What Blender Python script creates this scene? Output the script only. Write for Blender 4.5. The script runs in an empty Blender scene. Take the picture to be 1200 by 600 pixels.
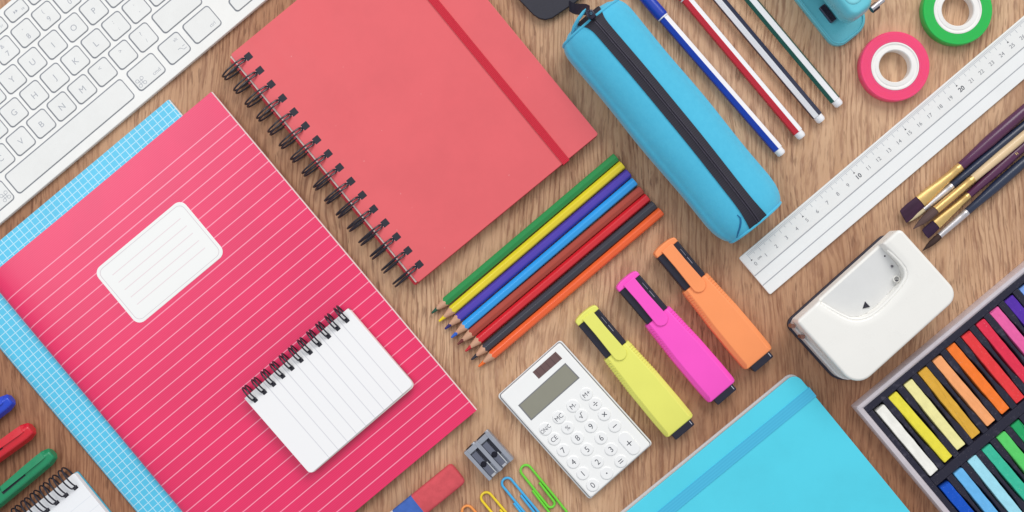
import bpy, bmesh, math, random
from mathutils import Vector, Matrix
random.seed(7)
C = bpy.context.scene
COL = C.collection
S = 0.000645          # metres covered by one photo pixel on the desk
H = 0.90              # camera height
K = S                 # metres per local unit of the thing being built
UP = Vector((0, 0, 1))

# ------------------------------------------------------------------ materials
def lin(h):
    h = h.lstrip('#')
    v = [int(h[i:i+2], 16)/255 for i in (0, 2, 4)]
    return tuple((c/12.92 if c <= .04045 else ((c+.055)/1.055)**2.4) for c in v) + (1,)

class NT:
    """small node-tree helper"""
    def __init__(s, name):
        s.m = bpy.data.materials.new(name); s.m.use_nodes = True
        s.t = s.m.node_tree; s.b = s.t.nodes['Principled BSDF']
        s.tc = s.t.nodes.new('ShaderNodeTexCoord')
        sep = s.t.nodes.new('ShaderNodeSeparateXYZ'); s.link(s.tc.outputs['Object'], sep.inputs[0])
        s.x, s.y, s.z = sep.outputs
    def link(s, a, b): s.t.links.new(a, b)
    def put(s, sock, v):
        if hasattr(v, 'is_output'): s.link(v, sock)
        else: sock.default_value = v
    def math(s, op, a, b=0.0, c=0.0):
        n = s.t.nodes.new('ShaderNodeMath'); n.operation = op
        s.put(n.inputs[0], a); s.put(n.inputs[1], b); s.put(n.inputs[2], c)
        return n.outputs[0]
    def ramp(s, f, lo, hi):
        n = s.t.nodes.new('ShaderNodeMapRange'); n.interpolation_type = 'SMOOTHSTEP'
        s.put(n.inputs[0], f); n.inputs[1].default_value = lo; n.inputs[2].default_value = hi
        return n.outputs[0]
    def noise(s, scale, detail=3, rough=.5, stretch=(1, 1, 1), dist=0.0, off=(0, 0, 0), vec=None):
        mp = s.t.nodes.new('ShaderNodeMapping'); mp.inputs['Scale'].default_value = stretch
        mp.inputs['Location'].default_value = off
        s.link(vec if vec is not None else s.tc.outputs['Object'], mp.inputs[0])
        n = s.t.nodes.new('ShaderNodeTexNoise'); n.inputs['Scale'].default_value = scale
        n.inputs['Detail'].default_value = detail; n.inputs['Roughness'].default_value = rough
        n.inputs['Distortion'].default_value = dist
        s.link(mp.outputs[0], n.inputs['Vector'])
        return n.outputs['Fac']
    def mix(s, f, a, b, mode='MIX'):
        n = s.t.nodes.new('ShaderNodeMix'); n.data_type = 'RGBA'; n.blend_type = mode
        s.put(n.inputs['Factor'], f); s.put(n.inputs['A'], a); s.put(n.inputs['B'], b)
        return n.outputs['Result']
    def stripes(s, coord, period, width, offset=0.0, soft=.00015):
        """1 on lines of the given width at offset + k*period"""
        q = s.math('SUBTRACT', coord, offset - period/2)
        q = s.math('FLOORED_MODULO', q, period)
        q = s.math('ABSOLUTE', s.math('SUBTRACT', q, period/2))
        n = s.t.nodes.new('ShaderNodeMapRange')
        s.put(n.inputs[0], q); n.inputs[1].default_value = width/2 + soft; n.inputs[2].default_value = width/2 - soft
        return n.outputs[0]
    def bump(s, h, dist, strength=1.0):
        n = s.t.nodes.new('ShaderNodeBump'); n.inputs['Distance'].default_value = dist
        n.inputs['Strength'].default_value = strength
        s.link(h, n.inputs['Height']); s.link(n.outputs[0], s.b.inputs['Normal'])

CACHE = {}
def M(hexc, rough=.5, var=.05, scale=60, bump=0.0, bscale=900, metal=0.0, spec=.5, coat=0.0, stretch=(1, 1, 1), sheen=0.0):
    key = (hexc, rough, var, scale, bump, bscale, metal, spec, coat, stretch, sheen)
    if key in CACHE: return CACHE[key]
    n = NT('surface_' + hexc.lstrip('#'))
    c = lin(hexc)
    f = n.noise(scale, 4, .6, stretch)
    lo = tuple(x*(1-var) for x in c[:3]) + (1,); hi = tuple(min(1, x*(1+var)) for x in c[:3]) + (1,)
    n.link(n.mix(n.ramp(f, .25, .75), lo, hi), n.b.inputs['Base Color'])
    n.b.inputs['Roughness'].default_value = rough
    rr = n.ramp(n.noise(scale*3, 3, .6, stretch, off=(3, 1, 0)), .2, .8)
    n.link(n.math('ADD', n.math('MULTIPLY', rr, .12), max(0.03, rough-.06)), n.b.inputs['Roughness'])
    n.b.inputs['Metallic'].default_value = metal
    n.b.inputs['Specular IOR Level'].default_value = spec
    n.b.inputs['Coat Weight'].default_value = coat
    n.b.inputs['Coat Roughness'].default_value = .12
    n.b.inputs['Sheen Weight'].default_value = sheen
    if bump: n.bump(n.noise(bscale, 3, .6, stretch, off=(7, 2, 0)), bump)
    CACHE[key] = n.m
    return n.m

BLACK = '#1f1d2b'
WHITE = '#ecebea'

# ------------------------------------------------------------------ placing
def P(px, py, z=0.0):
    """point of the photo (1200 x 600 pixels) at height z metres, as a point in the world"""
    f = S*(H - z)/H
    return Vector(((px-600)*f, (300-py)*f, z))

def tag(o, label, cat, group=None):
    o['label'] = label; o['category'] = cat
    if group: o['group'] = group
    return o

def thing(name, label, cat, px, py, ang, zt=0.0, z=0.0, group=None):
    """Empty at the base; zt = height (mm) at which (px, py) was measured, z = what it rests on (mm)"""
    global K
    K = S*(H - zt/1000)/H
    o = bpy.data.objects.new(name, None); COL.objects.link(o)
    p = P(px, py, zt/1000); o.location = (p.x, p.y, z/1000)
    o.rotation_euler = (0, 0, math.radians(ang)); o.empty_display_size = .01
    return tag(o, label, cat, group)

def L(o, px, py, z):
    """local (unit, unit, mm) coordinates of a photo point at height z mm above the desk"""
    v = P(px, py, z/1000) - o.location
    v = Matrix.Rotation(-o.rotation_euler.z, 3, 'Z') @ v
    return (v.x/K, v.y/K, v.z*1000)

# ------------------------------------------------------------------ mesh building (x, y in local units, z in mm)
def rrect(x0, y0, x1, y1, r=0, n=5, rs=None):
    """rounded rectangle, counter-clockwise; rs = radii at (x0,y0),(x1,y0),(x1,y1),(x0,y1)"""
    rs = rs or (r, r, r, r)
    out = []
    for (cx, cy, a0, rr) in ((x0+rs[0], y0+rs[0], 180, rs[0]), (x1-rs[1], y0+rs[1], 270, rs[1]),
                             (x1-rs[2], y1-rs[2], 0, rs[2]), (x0+rs[3], y1-rs[3], 90, rs[3])):
        if rr <= 0: out.append((cx, cy)); continue
        for k in range(n+1):
            a = math.radians(a0 + 90*k/n); out.append((cx+rr*math.cos(a), cy+rr*math.sin(a)))
    return out

def circle(cx, cy, r, n=28, ry=None):
    return [(cx+r*math.cos(2*math.pi*k/n), cy+(ry or r)*math.sin(2*math.pi*k/n)) for k in range(n)]

def inset(poly, d):
    n = len(poly); out = []
    for i in range(n):
        a = Vector(poly[i-1]); b = Vector(poly[i]); c = Vector(poly[(i+1) % n])
        e1 = (b-a); e2 = (c-b)
        if e1.length < 1e-9 or e2.length < 1e-9: out.append(tuple(b)); continue
        e1.normalize(); e2.normalize()
        n1 = Vector((-e1.y, e1.x)); n2 = Vector((-e2.y, e2.x)); m = n1+n2
        if m.length < 1e-6: out.append(tuple(b)); continue
        m.normalize(); q = max(.45, m.dot(n1))
        out.append(tuple(b + m*(d/q)))
    return out

class MB:
    def __init__(s): s.bm = bmesh.new(); s.mi = 0; s.base = Matrix.Identity(4)
    def v(s, p): return s.bm.verts.new(s.base @ Vector((p[0]*K, p[1]*K, p[2]*.001)))
    def f(s, vs):
        try:
            fc = s.bm.faces.new(vs); fc.material_index = s.mi; return fc
        except ValueError: return None
    def loft(s, rings, cap0=True, cap1=True, closed=True):
        rv = [[s.v(p) for p in r] for r in rings]
        n = len(rv[0])
        for a, b in zip(rv, rv[1:]):
            for i in range(n if closed else n-1):
                j = (i+1) % n; s.f([a[i], a[j], b[j], b[i]])
        if cap0: s.f(list(reversed(rv[0])))
        if cap1: s.f(rv[-1])
        return s
    def prism(s, poly, z0, z1, bev=0.0, seg=3, bot=0.0, bevz=None):
        """vertical prism with a rounded top edge of radius bev (local units)"""
        zb = (bevz if bevz is not None else bev*K*1000)
        rings = []
        if bot: rings.append([(x, y, z0) for x, y in inset(poly, bot)]); rings.append([(x, y, z0+bot*K*1000) for x, y in poly])
        else: rings.append([(x, y, z0) for x, y in poly])
        if bev:
            for k in range(seg+1):
                a = math.pi/2*k/seg
                pp = inset(poly, bev*(1-math.cos(a))) if k else poly
                rings.append([(x, y, z1-zb+zb*math.sin(a)) for x, y in pp])
            rings.append([(x, y, z1) for x, y in inset(poly, bev*1.25)])
        else: rings.append([(x, y, z1) for x, y in poly])
        return s.loft(rings)
    def box(s, x0, y0, z0, x1, y1, z1, bev=0): return s.prism([(x0, y0), (x1, y0), (x1, y1), (x0, y1)], z0, z1, bev, 2)
    def tube(s, pts, r, n=8, closed=False, caps=True):
        """round wire through pts (local units, mm); r in mm"""
        Q = [Vector((p[0]*K, p[1]*K, p[2]*.001)) for p in pts]; m = len(Q); rings = []
        up = None
        for i in range(m):
            if closed: t = Q[(i+1) % m]-Q[i-1]
            else: t = Q[min(i+1, m-1)]-Q[max(i-1, 0)]
            t.normalize()
            if up is None:
                up = UP if abs(t.z) < .9 else Vector((1, 0, 0))
            a = up - t*up.dot(t); a.normalize(); b = t.cross(a); up = a
            rr = (r[i] if isinstance(r, (list, tuple)) else r)*.001
            rings.append([s.bm.verts.new(s.base @ (Q[i]+a*rr*math.cos(2*math.pi*k/n)+b*rr*math.sin(2*math.pi*k/n))) for k in range(n)])
        pairs = list(zip(rings, rings[1:])) + ([(rings[-1], rings[0])] if closed else [])
        for A, B in pairs:
            for k in range(n): s.f([A[k], A[(k+1) % n], B[(k+1) % n], B[k]])
        if caps and not closed: s.f(list(reversed(rings[0]))); s.f(rings[-1])
        return s
    def lathe_x(s, prof, cy, cz, n=24, sy=1, sz=1, cap0=True, cap1=True):
        """surface of revolution about the local x axis; prof = [(x, radius in units)], cz in mm"""
        rings = []
        for x, r in prof:
            rings.append([(x, cy+sy*r*math.cos(2*math.pi*k/n), cz+sz*r*K*1000*math.sin(2*math.pi*k/n)) for k in range(n)])
        return s.loft(rings, cap0, cap1)
    def lathe_z(s, prof, cx, cy, n=64):
        """closed profile [(radius units, z mm)] turned about a vertical axis"""
        rings = [[(cx+r*math.cos(2*math.pi*k/n), cy+r*math.sin(2*math.pi*k/n), z) for r, z in prof] for k in range(n)]
        rv = [[s.v(p) for p in r] for r in rings]; m = len(prof)
        for k in range(n):
            A, B = rv[k], rv[(k+1) % n]
            for i in range(m): s.f([A[i], B[i], B[(i+1) % m], A[(i+1) % m]])
        return s
    def text(s, word, x, y, z, size, ang=0, bold=0.0, sx=1.0):
        """flat printed lettering centred on (x, y); size = letter height in units"""
        key = (word, bold)
        if key not in TXT:
            cu = bpy.data.curves.new('lettering', 'FONT'); cu.body = word; cu.offset = bold
            cu.resolution_u = 3
            ob = bpy.data.objects.new('lettering', cu); COL.objects.link(ob)
            dg = bpy.context.evaluated_depsgraph_get(); dg.update()
            me = bpy.data.meshes.new_from_object(ob.evaluated_get(dg))
            vs = [tuple(q.co) for q in me.vertices]; fs = [tuple(q.vertices) for q in me.polygons]
            bpy.data.objects.remove(ob); bpy.data.curves.remove(cu); bpy.data.meshes.remove(me)
            if vs:
                xs = [q[0] for q in vs]; ys = [q[1] for q in vs]
                cx, cy = (min(xs)+max(xs))/2, (min(ys)+max(ys))/2
                vs = [(q[0]-cx, q[1]-cy) for q in vs]
            TXT[key] = (vs, fs)
        vs, fs = TXT[key]
        k = size/.72; ca, sa = math.cos(math.radians(ang)), math.sin(math.radians(ang))
        nv = [s.v((x+k*(q[0]*sx*ca-q[1]*sa), y+k*(q[0]*sx*sa+q[1]*ca), z)) for q in vs]
        for fc in fs: s.f([nv[i] for i in fc])
        return s
    def obj(s, name, mats, parent=None, label=None, sharp=35, recalc=True):
        if recalc: bmesh.ops.recalc_face_normals(s.bm, faces=s.bm.faces)
        me = bpy.data.meshes.new(name); s.bm.to_mesh(me); s.bm.free()
        for m in (mats if isinstance(mats, (list, tuple)) else [mats]): me.materials.append(m)
        for p in me.polygons: p.use_smooth = True
        me.set_sharp_from_angle(angle=math.radians(sharp))
        o = bpy.data.objects.new(name, me); COL.objects.link(o)
        if parent: o.parent = parent
        if label: o['label'] = label
        return o
TXT = {}

def printed(mb, name, mat, parent):
    """lettering: one flat mesh facing up"""
    for fc in mb.bm.faces:
        fc.normal_update()
        if fc.normal.z < 0: fc.normal_flip()
    return mb.obj(name, mat, parent, recalc=False)

# ------------------------------------------------------------------ camera, world, lamp
cam = bpy.data.cameras.new('camera'); co = bpy.data.objects.new('camera', cam); COL.objects.link(co)
co.location = (0, 0, H); co.rotation_euler = (0, 0, 0)
cam.sensor_width = 36; cam.lens = 36*H/(1200*S); cam.clip_start = .05; cam.clip_end = 50
C.camera = co
w = bpy.data.worlds.new('World'); C.world = w; w.use_nodes = True
w.node_tree.nodes['Background'].inputs[0].default_value = (.93, .96, 1, 1)
w.node_tree.nodes['Background'].inputs[1].default_value = .53
def lamp(name, loc, tgt, sx, sy, power, col):
    d = bpy.data.lights.new(name, 'AREA'); d.shape = 'RECTANGLE'; d.size = sx; d.size_y = sy; d.energy = power; d.color = col
    o = bpy.data.objects.new(name, d); COL.objects.link(o); o.location = loc
    o.rotation_euler = (Vector(tgt)-Vector(loc)).to_track_quat('-Z', 'Y').to_euler()
lamp('window_light', (1.1, 3.3, 3.2), (0, 0, 0), 3.5, 2.5, 147, (1, .975, .94))
lamp('side_sheen_light', (-1.05, .42, 1.7), (-.2, .05, 0), .85, .85, 8.5, (.95, .97, 1))  # added lamp out of view, placed to lay a sheen on the pink cover
C.view_settings.view_transform = 'Standard'; C.view_settings.look = 'None'
C.view_settings.exposure = 0; C.view_settings.gamma = 1

# ------------------------------------------------------------------ desk
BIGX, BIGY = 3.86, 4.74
def wood():
    n = NT('oak_desk')
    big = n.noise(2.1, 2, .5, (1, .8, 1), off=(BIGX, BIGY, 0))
    # wavy coordinate across the grain
    wv = n.noise(9, 2, .5, (1, .35, 1), off=(1.7, 0, 0))
    wv2 = n.noise(60, 2, .5, (1, .5, 1), off=(2.7, 1, 0))
    xw = n.math('ADD', n.math('ADD', n.x, n.math('MULTIPLY', wv, .06)), n.math('MULTIPLY', wv2, .004))
    cmb = n.t.nodes.new('ShaderNodeCombineXYZ'); n.link(xw, cmb.inputs[0]); n.link(n.y, cmb.inputs[1]); n.link(n.z, cmb.inputs[2])
    V = cmb.outputs[0]
    rings = n.noise(48, 4, .6, (1, .07, 1), vec=V)
    streak = n.noise(130, 3, .6, (1, .07, 1), vec=V, off=(6, 6, 0))
    fibre = n.noise(330, 3, .6, (1, .12, 1), vec=V, off=(2, 9, 0))
    fine = n.noise(800, 2, .6, (1, .12, 1), vec=V, off=(5, 3, 0))
    pore = n.noise(560, 2, .5, (1, .11, 1), vec=V, off=(8, 4, 0))
    gate = n.noise(38, 2, .5, (1, .25, 1), vec=V, off=(3, 3, 0))
    gl = n.math('SINE', n.math('ADD', n.math('MULTIPLY', xw, 2*math.pi/.0036), n.math('MULTIPLY', n.noise(70, 3, .6, (1, .12, 1), vec=V, off=(1, 7, 0)), 16)))
    lines = n.math('MULTIPLY', n.ramp(gl, .25, .95), n.ramp(n.noise(26, 2, .5, (1, .4, 1), off=(5, 5, 0)), .40, .62))
    A, B, D = lin('#dab592'), lin('#c79f7c'), lin('#916650')
    col = n.mix(n.ramp(rings, .30, .70), A, B)
    col = n.mix(n.math('MULTIPLY', n.ramp(streak, .48, .72), .42), col, lin('#976a51'))
    col = n.mix(n.math('MULTIPLY', n.ramp(fibre, .46, .64), .52), col, D)
    col = n.mix(n.math('MULTIPLY', n.ramp(fine, .40, .70), .30), col, lin('#e0ba9c'))
    col = n.mix(n.math('MULTIPLY', lines, .50), col, lin('#8a5c44'))
    pr = n.math('MULTIPLY', n.ramp(pore, .57, .66), n.ramp(gate, .36, .60))
    col = n.mix(n.math('MULTIPLY', pr, .45), col, lin('#63402f'))
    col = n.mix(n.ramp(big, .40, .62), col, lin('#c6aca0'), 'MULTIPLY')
    # a few fine scratches across the grain
    sc_ = n.math('MULTIPLY', n.ramp(n.noise(150, 2, .5, (.16, 3.2, 1), off=(9, 2, 0)), .735, .76), n.ramp(n.noise(14, 1, .5, off=(2, 8, 0)), .58, .66))
    col = n.mix(n.math('MULTIPLY', sc_, .6), col, lin('#5e4030'))
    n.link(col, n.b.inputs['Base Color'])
    n.b.inputs['Roughness'].default_value = .6; n.b.inputs['Specular IOR Level'].default_value = .3
    n.bump(n.math('ADD', fibre, n.math('MULTIPLY', pr, -1.0)), .00025, .6)
    return n.m
K = S
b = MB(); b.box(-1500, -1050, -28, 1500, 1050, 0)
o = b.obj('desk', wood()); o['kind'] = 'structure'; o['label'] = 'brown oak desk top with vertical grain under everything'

# ------------------------------------------------------------------ wire bindings
def binding(root, pos, to_xy, c, a, zc, bmm, gap, r, t0=150, t1=-150, hole=None, name='binding_ring', wiremat=None, hinner=None):
    """twin-wire loops; to_xy(d, s) -> local xy for distance d outward of the edge and s along it"""
    for s0 in pos:
        b = MB(); N = 26
        pts = []
        jit = random.uniform(-.2, .2)
        def pt(t, sgn, spread):
            q = math.radians(t)
            x, y = to_xy(c + a*math.cos(q), s0 + sgn*spread + jit*math.cos(q))
            return (x, y, zc + bmm*math.sin(q))
        path = []
        for k in range(N+1): path.append(pt(t1 + (t0-t1)*k/N, -1, gap/2*(1 if k < N else .55)))
        e = pt(t0+6, 0, 0); path.append((e[0], e[1], e[2]))
        for k in range(N, -1, -1): path.append(pt(t1 + (t0-t1)*k/N, 1, gap/2*(1 if k < N else .55)))
        b.tube(path, r, 7)
        b.obj(name, wiremat, root)

wire_black = M(BLACK, .3, .1, 90, spec=.6)

# ------------------------------------------------------------------ keyboard
KBZ = 0
kb = thing('keyboard', 'white computer keyboard with grey legends in the top left corner', 'keyboard', 96.25, 104.5, 40.1, 5.2)
kb.scale.z = .56
p = 31.4
kwhite = M('#eae9e6', .42, .02, 40, bump=.00002, bscale=1500)
b = MB(); b.prism(rrect(-420, -58, 340, 134, 10), .3, 8, 1.0, 3); b.obj('body', kwhite, kb)
b = MB(); b.prism(rrect(-420, -57.4, 340, 133.4, 9.5), .1, 3.2, .5, 2); b.obj('bottom_case', M('#c6c4c2', .4, .04), kb)
keys = []
def row(y, hgt, items):
    for (x, wd, t) in items: keys.append((x*p, y, wd*p, hgt*p, t))
def unit(x0, ts): return [(x0+i, .80, t) for i, t in enumerate(ts)]
row(0, .80, unit(-5, ['X', 'C', 'V', 'B', 'N', 'M', '<|,', '>|.', '?|/']) + [(4.62, 2.0-.2, '')])
row(31.0, .80, unit(-5.51, ['S', 'D', 'F', 'G', 'H', 'J', 'K', 'L', ':|;', '"|\'', '||\\']))
row(62.1, .80, unit(-5.766, ['W', 'E', 'R', 'T', 'Y', 'U', 'I', 'O', 'P', '{|[', '}|]']))
row(93.2, .80, unit(-5.266, ['#|3', '$|4', '%|5', '^|6', '&|7', '*|8', '(|9', ')|0', '_|-', '+|=']))
row(120.0, .50, [(-4.1, .82, ''), (-3.07, .82, ''), (-2.04, .82, ''), (-1.01, .82, 'F7'), (.014, .82, 'F8'), (1.04, .82, 'F9'), (2.07, .82, 'F10')])
row(-32.8, .84, [(-1.49, 5.62, ''), (2.24, 1.2, 'cmd'), (3.61, .92, 'alt'), (4.97, 1.2, 'ctrl'), (-5.2, 1.3, 'cmdl')])
row(-39.5, .50, [(6.75, .90, '')])
bed = MB(); keybed = M('#8a8d94', .6, .06)
plates = []
kk = M('#e4e4e2', .5, .02, 50, bump=.00002, bscale=1800)
leg_m = M('#a9acb3', .6, .04)
for (x, y, wd, hh, t) in keys:
    a = math.radians(40.1); sx = 96.25 + x*math.cos(a) - y*math.sin(a); sy = 104.5 - x*math.sin(a) - y*math.cos(a)
    if not (-30-wd/2 < sx < 340 and -45 < sy < 290): continue
    bed.prism(rrect(x-wd/2-1.7, y-hh/2-1.2, x+wd/2+1.2, y+hh/2+1.7, 4.4), 8.02, 8.06)
    k = MB(); k.prism(rrect(x-wd/2, y-hh/2, x+wd/2, y+hh/2, 3.6), 8.0, 9.2, .45, 2)
    ko = k.obj('key', kk, kb)
    g = MB(); z = 9.23; any_ = True
    if t in ('cmd', 'cmdl', 'alt', 'ctrl'):
        sg = 1 if t != 'cmdl' else -1
        if t in ('cmd', 'cmdl'):
            cx, cy, q = x-(wd/2-7)*sg, y-hh/2+8, 2.1     # looped square sign
            for (dx, dy) in ((-1, -1), (1, -1), (1, 1), (-1, 1)):
                g.lathe_z([(1.7, z), (2.3, z), (2.3, z+.01), (1.7, z+.01)], cx+dx*3.2, cy+dy*3.2, 12)
            for d in (-1.5, 1.5):
                g.box(cx-3.2, cy+d-.3, z, cx+3.2, cy+d+.3, z+.012); g.box(cx+d-.3, cy-3.2, z+.002, cx+d+.3, cy+3.2, z+.015)
            if t == 'cmd': g.text('cmd', x+wd/2-9, y-hh/2+6, z, 4.6)
        elif t == 'alt':
            g.text('alt', x+wd/2-7, y+hh/2-6, z, 4)
            cx, cy = x+wd/2-7, y-hh/2+7
            for (x0, x1, dy) in ((-5, -2, 2), (1.5, 5, 2), (1, 5, -2)): g.box(cx+x0, cy+dy-.35, z, cx+x1, cy+dy+.35, z+.01)
            g.tube([(cx-2, cy+2, z), (cx+1, cy-2, z)], .2, 5)
        else: g.text('ctrl', x+wd/2-9, y-hh/2+6, z, 4.2)
    elif '|' in t and len(t) > 1:
        u_, l_ = (t[0], t[-1])
        g.text(u_, x, y+5.5, z, 5.2 if u_ not in '"*^' else 3); g.text(l_, x+.5, y-5, z, 6.6 if l_.isdigit() else (1.6 if l_ in '.,' else 4.5))
    elif t.startswith('F'):
        g.text(t, x+7.5, y-3, z, 2.8)
        for d in (-4.2, -1.2): g.prism([(x+d, y-2), (x+d+2.6, y), (x+d, y+2)], z, z+.01)
    elif t: g.text(t, x, y-.5, z, 7.4)
    else: any_ = False
    if any_: printed(g, 'legend', leg_m, ko)
    else: g.bm.free()
bed.obj('key_bed', keybed, kb)

# ------------------------------------------------------------------ notebooks, left
def cover_stripes(name, base, per, wdt, off, line, fine=0, axis='y', grid=False, rough=.35, spec=.5):
    n = NT(name)
    f = n.noise(25, 3); c = lin(base)
    col = n.mix(n.ramp(f, .3, .7), tuple(q*.97 for q in c[:3])+(1,), tuple(q*1.03 for q in c[:3])+(1,))
    if fine:
        s_ = n.math('SINE', n.math('MULTIPLY', n.y, 2*math.pi/fine))
        col = n.mix(n.math('MULTIPLY', n.math('ADD', s_, 1), .035), col, lin('#f6a0bd'))
    s1 = n.stripes(n.y if axis == 'y' else n.x, per, wdt, off)
    if axis == 'y' and not grid: s1 = n.math('MULTIPLY', s1, n.math('LESS_THAN', n.y, off+wdt))
    if grid: s1 = n.math('MAXIMUM', s1, n.stripes(n.x, per, wdt, off))
    col = n.mix(n.math('MULTIPLY', s1, .58 if grid else .62), col, lin(line))
    n.link(col, n.b.inputs['Base Color']); n.b.inputs['Roughness'].default_value = rough
    n.b.inputs['Specular IOR Level'].default_value = spec
    n.bump(n.noise(1500, 3, off=(2, 2, 2)), .00003)
    return n.m

def soft_book(root, W, Hh, prof, zpage, covermat, pagemat, out=.9):
    """softcover: cover follows prof = [(x, z)] from the spine, pages below it"""
    b = MB()
    ys = [0, -Hh]
    top = [(x, z) for x, z in prof]; low = [(x+(.5 if i < 3 else 0), max(.1, z-.45)) for i, (x, z) in enumerate(prof)]
    ring = lambda y: [(x, y, z) for x, z in top] + [(x, y, z) for x, z in reversed(low)]
    b.loft([ring(y) for y in ys]); b.obj('cover', covermat, root)
    b = MB(); b.box(12, -Hh+.3, .5, W+out, -.3, zpage, 0); b.obj('page_block', pagemat, root)
    b = MB(); b.box(1.5, -Hh-.2, .1, W+out+.2, .2, .45); b.obj('back_cover', covermat, root)

paper = M('#efe9e4', .8, .03, 200, bump=.00003)
nb = thing('grid_notebook', 'light blue exercise book with a white grid, lying under the pink one', 'notebook', -64, 335, 39.9, 4)
gm = cover_stripes('blue_grid_cover', '#55c2e6', 8.15*K, .9*K, 3*K, '#dff4fa', grid=True)
soft_book(nb, 340, 460, [(0, .6), (.8, 1.8), (2.4, 2.8), (6, 3.4), (14, 3.7), (60, 3.7), (340, 3.7)], 3.1, gm, paper)

pk = thing('striped_notebook', 'bright pink exercise book with thin white stripes and a white name label', 'notebook', -16.4, 327.3, 39.8, 9, 3.75)
pm = cover_stripes('pink_striped_cover', '#e60f5b', 14.12*K, 1.1*K, -35*K, '#ffb9d0', fine=2.1*K, rough=.32, spec=.75)
soft_book(pk, 343, 486, [(0, .5), (.5, 1.6), (1.6, 3.0), (4, 4.3), (9, 5.3), (18, 5.9), (34, 6.1), (60, 5.8), (110, 5.1), (200, 4.9), (343, 4.9)], 4.3, pm, paper)
# name label: rounded sheet with rules
a0 = L(pk, 187, 307.5, 9); lx, ly = a0[0], a0[1]
n = NT('label_paper')
q = n.math('MULTIPLY', n.stripes(n.y, 11.2*K, .8*K, (ly+1.5)*K, .0002), n.math('MULTIPLY', n.math('LESS_THAN', n.math('ABSOLUTE', n.math('SUBTRACT', n.x, lx*K)), 52*K),
           n.math('LESS_THAN', n.math('ABSOLUTE', n.math('SUBTRACT', n.y, (ly)*K)), 27*K)))
n.link(n.mix(n.math('MULTIPLY', q, .6), lin('#f0f0ee'), lin('#d9b3bd')), n.b.inputs['Base Color']); n.b.inputs['Roughness'].default_value = .6
b = MB(); rot = math.radians(.6)
b.prism(rrect(lx-67, ly-41.5, lx+67, ly+41.5, 10, 7), 5.0, 5.25, .3, 1); lab = b.obj('name_label', n.m, pk)
b = MB(); r0 = rrect(lx-63.5, ly-38, lx+63.5, ly+38, 8, 7); r1 = inset(r0, .7)
for i in range(len(r0)):
    j = (i+1) % len(r0); b.f([b.v((*r0[i], 5.29)), b.v((*r0[j], 5.29)), b.v((*r1[j], 5.29)), b.v((*r1[i], 5.29))])
b.obj('border_line', M('#d8cdd0', .7, .03), lab)

# small top-bound pad lying on the pink book
def page_lines(name, axis, per, wdt, off, line, lo, hi, amt=.7, base='#f1f0f1'):
    n = NT(name); cc = n.x if axis == 'x' else n.y
    q = n.math('MULTIPLY', n.stripes(cc, per, wdt, off, .0002), n.math('MULTIPLY', n.math('GREATER_THAN', cc, lo), n.math('LESS_THAN', cc, hi)))
    n.link(n.mix(n.math('MULTIPLY', q, amt), lin(base), lin(line)), n.b.inputs['Base Color'])
    n.b.inputs['Roughness'].default_value = .75; n.b.inputs['Specular IOR Level'].default_value = .3
    n.bump(n.noise(1200, 3), .00003)
    return n.m
mp = thing('spiral_notepad', 'small white ruled notepad with black wire rings lying on the pink notebook', 'notepad', 286, 467, 41.0, 18, 9.3)
pl = page_lines('ruled_paper', 'x', 14.24*K, .9*K, 15.4*K, '#c3c3cb', 20*K, 150*K)
b = MB(); b.prism(rrect(0, -118, 161, 0, 1, 3, (5, 5, 1, 1)), 6.0, 8.2, .3, 1); sh = b.obj('page', pl, mp)
b = MB(); b.base = Matrix.Translation((.5*K, -.4*K, 0)) @ Matrix.Rotation(math.radians(-.5), 4, 'Z')
b.prism(rrect(.5, -118.6, 161, -1, 1, 3, (6, 5, 1, 1)), 1.0, 5.9, .2, 1); b.obj('page_block', paper, mp)
b = MB(); b.prism(rrect(0, -118, 161, 0, 1, 3, (5, 5, 1, 1)), .1, .9); b.obj('backing_card', M('#8f8a86', .8), mp)
xs = [8.4 + 14.24*i for i in range(11)]
b = MB()
for x in xs: b.prism(rrect(x-2.7, -12.5, x+2.7, -7.0, .6, 2), 8.21, 8.28)
b.obj('punched_hole', M(BLACK, .6), mp)
binding(mp, xs, lambda d, s: (s, d), .2, 10.6, 6.6, 5.4, 4.2, .62, 155, -150, wiremat=wire_black)

# ------------------------------------------------------------------ coral spiral notebook
cb = thing('wirebound_notebook', 'coral red wirebound notebook with black twin rings and a red elastic strap', 'notebook', 270, 64, 39.4, 11)
def card(name, hexc, rough, bscale):
    """printed card with faint rubbed patches and a few pale specks"""
    n = NT(name); c = lin(hexc)
    col = n.mix(n.ramp(n.noise(22, 4, .6), .3, .7), tuple(q*.965 for q in c[:3])+(1,), tuple(min(1, q*1.03) for q in c[:3])+(1,))
    sp_ = n.math('MULTIPLY', n.ramp(n.noise(420, 1, .5, off=(3, 8, 0)), .79, .83), n.ramp(n.noise(40, 1, .5, off=(1, 1, 0)), .45, .6))
    col = n.mix(n.math('MULTIPLY', sp_, .22), col, (.9, .8, .78, 1))
    n.link(col, n.b.inputs['Base Color'])
    n.link(n.math('ADD', n.math('MULTIPLY', n.ramp(n.noise(35, 5, .7, (1, .5, 1), off=(5, 5, 0)), .3, .75), .16), rough-.06), n.b.inputs['Roughness'])
    n.bump(n.math('ADD', n.noise(bscale, 3, .6), n.math('MULTIPLY', n.noise(9, 2, .5), 12)), .00005, .7)
    return n.m
coral = card('coral_card', '#e05d63', .48, 1400)
W_, H_ = 274, 346
b = MB(); b.prism(rrect(0, -H_, W_, 0, 2.5, 3), 9.9, 11.2, .7, 2); b.obj('front_cover', coral, cb)
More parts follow.
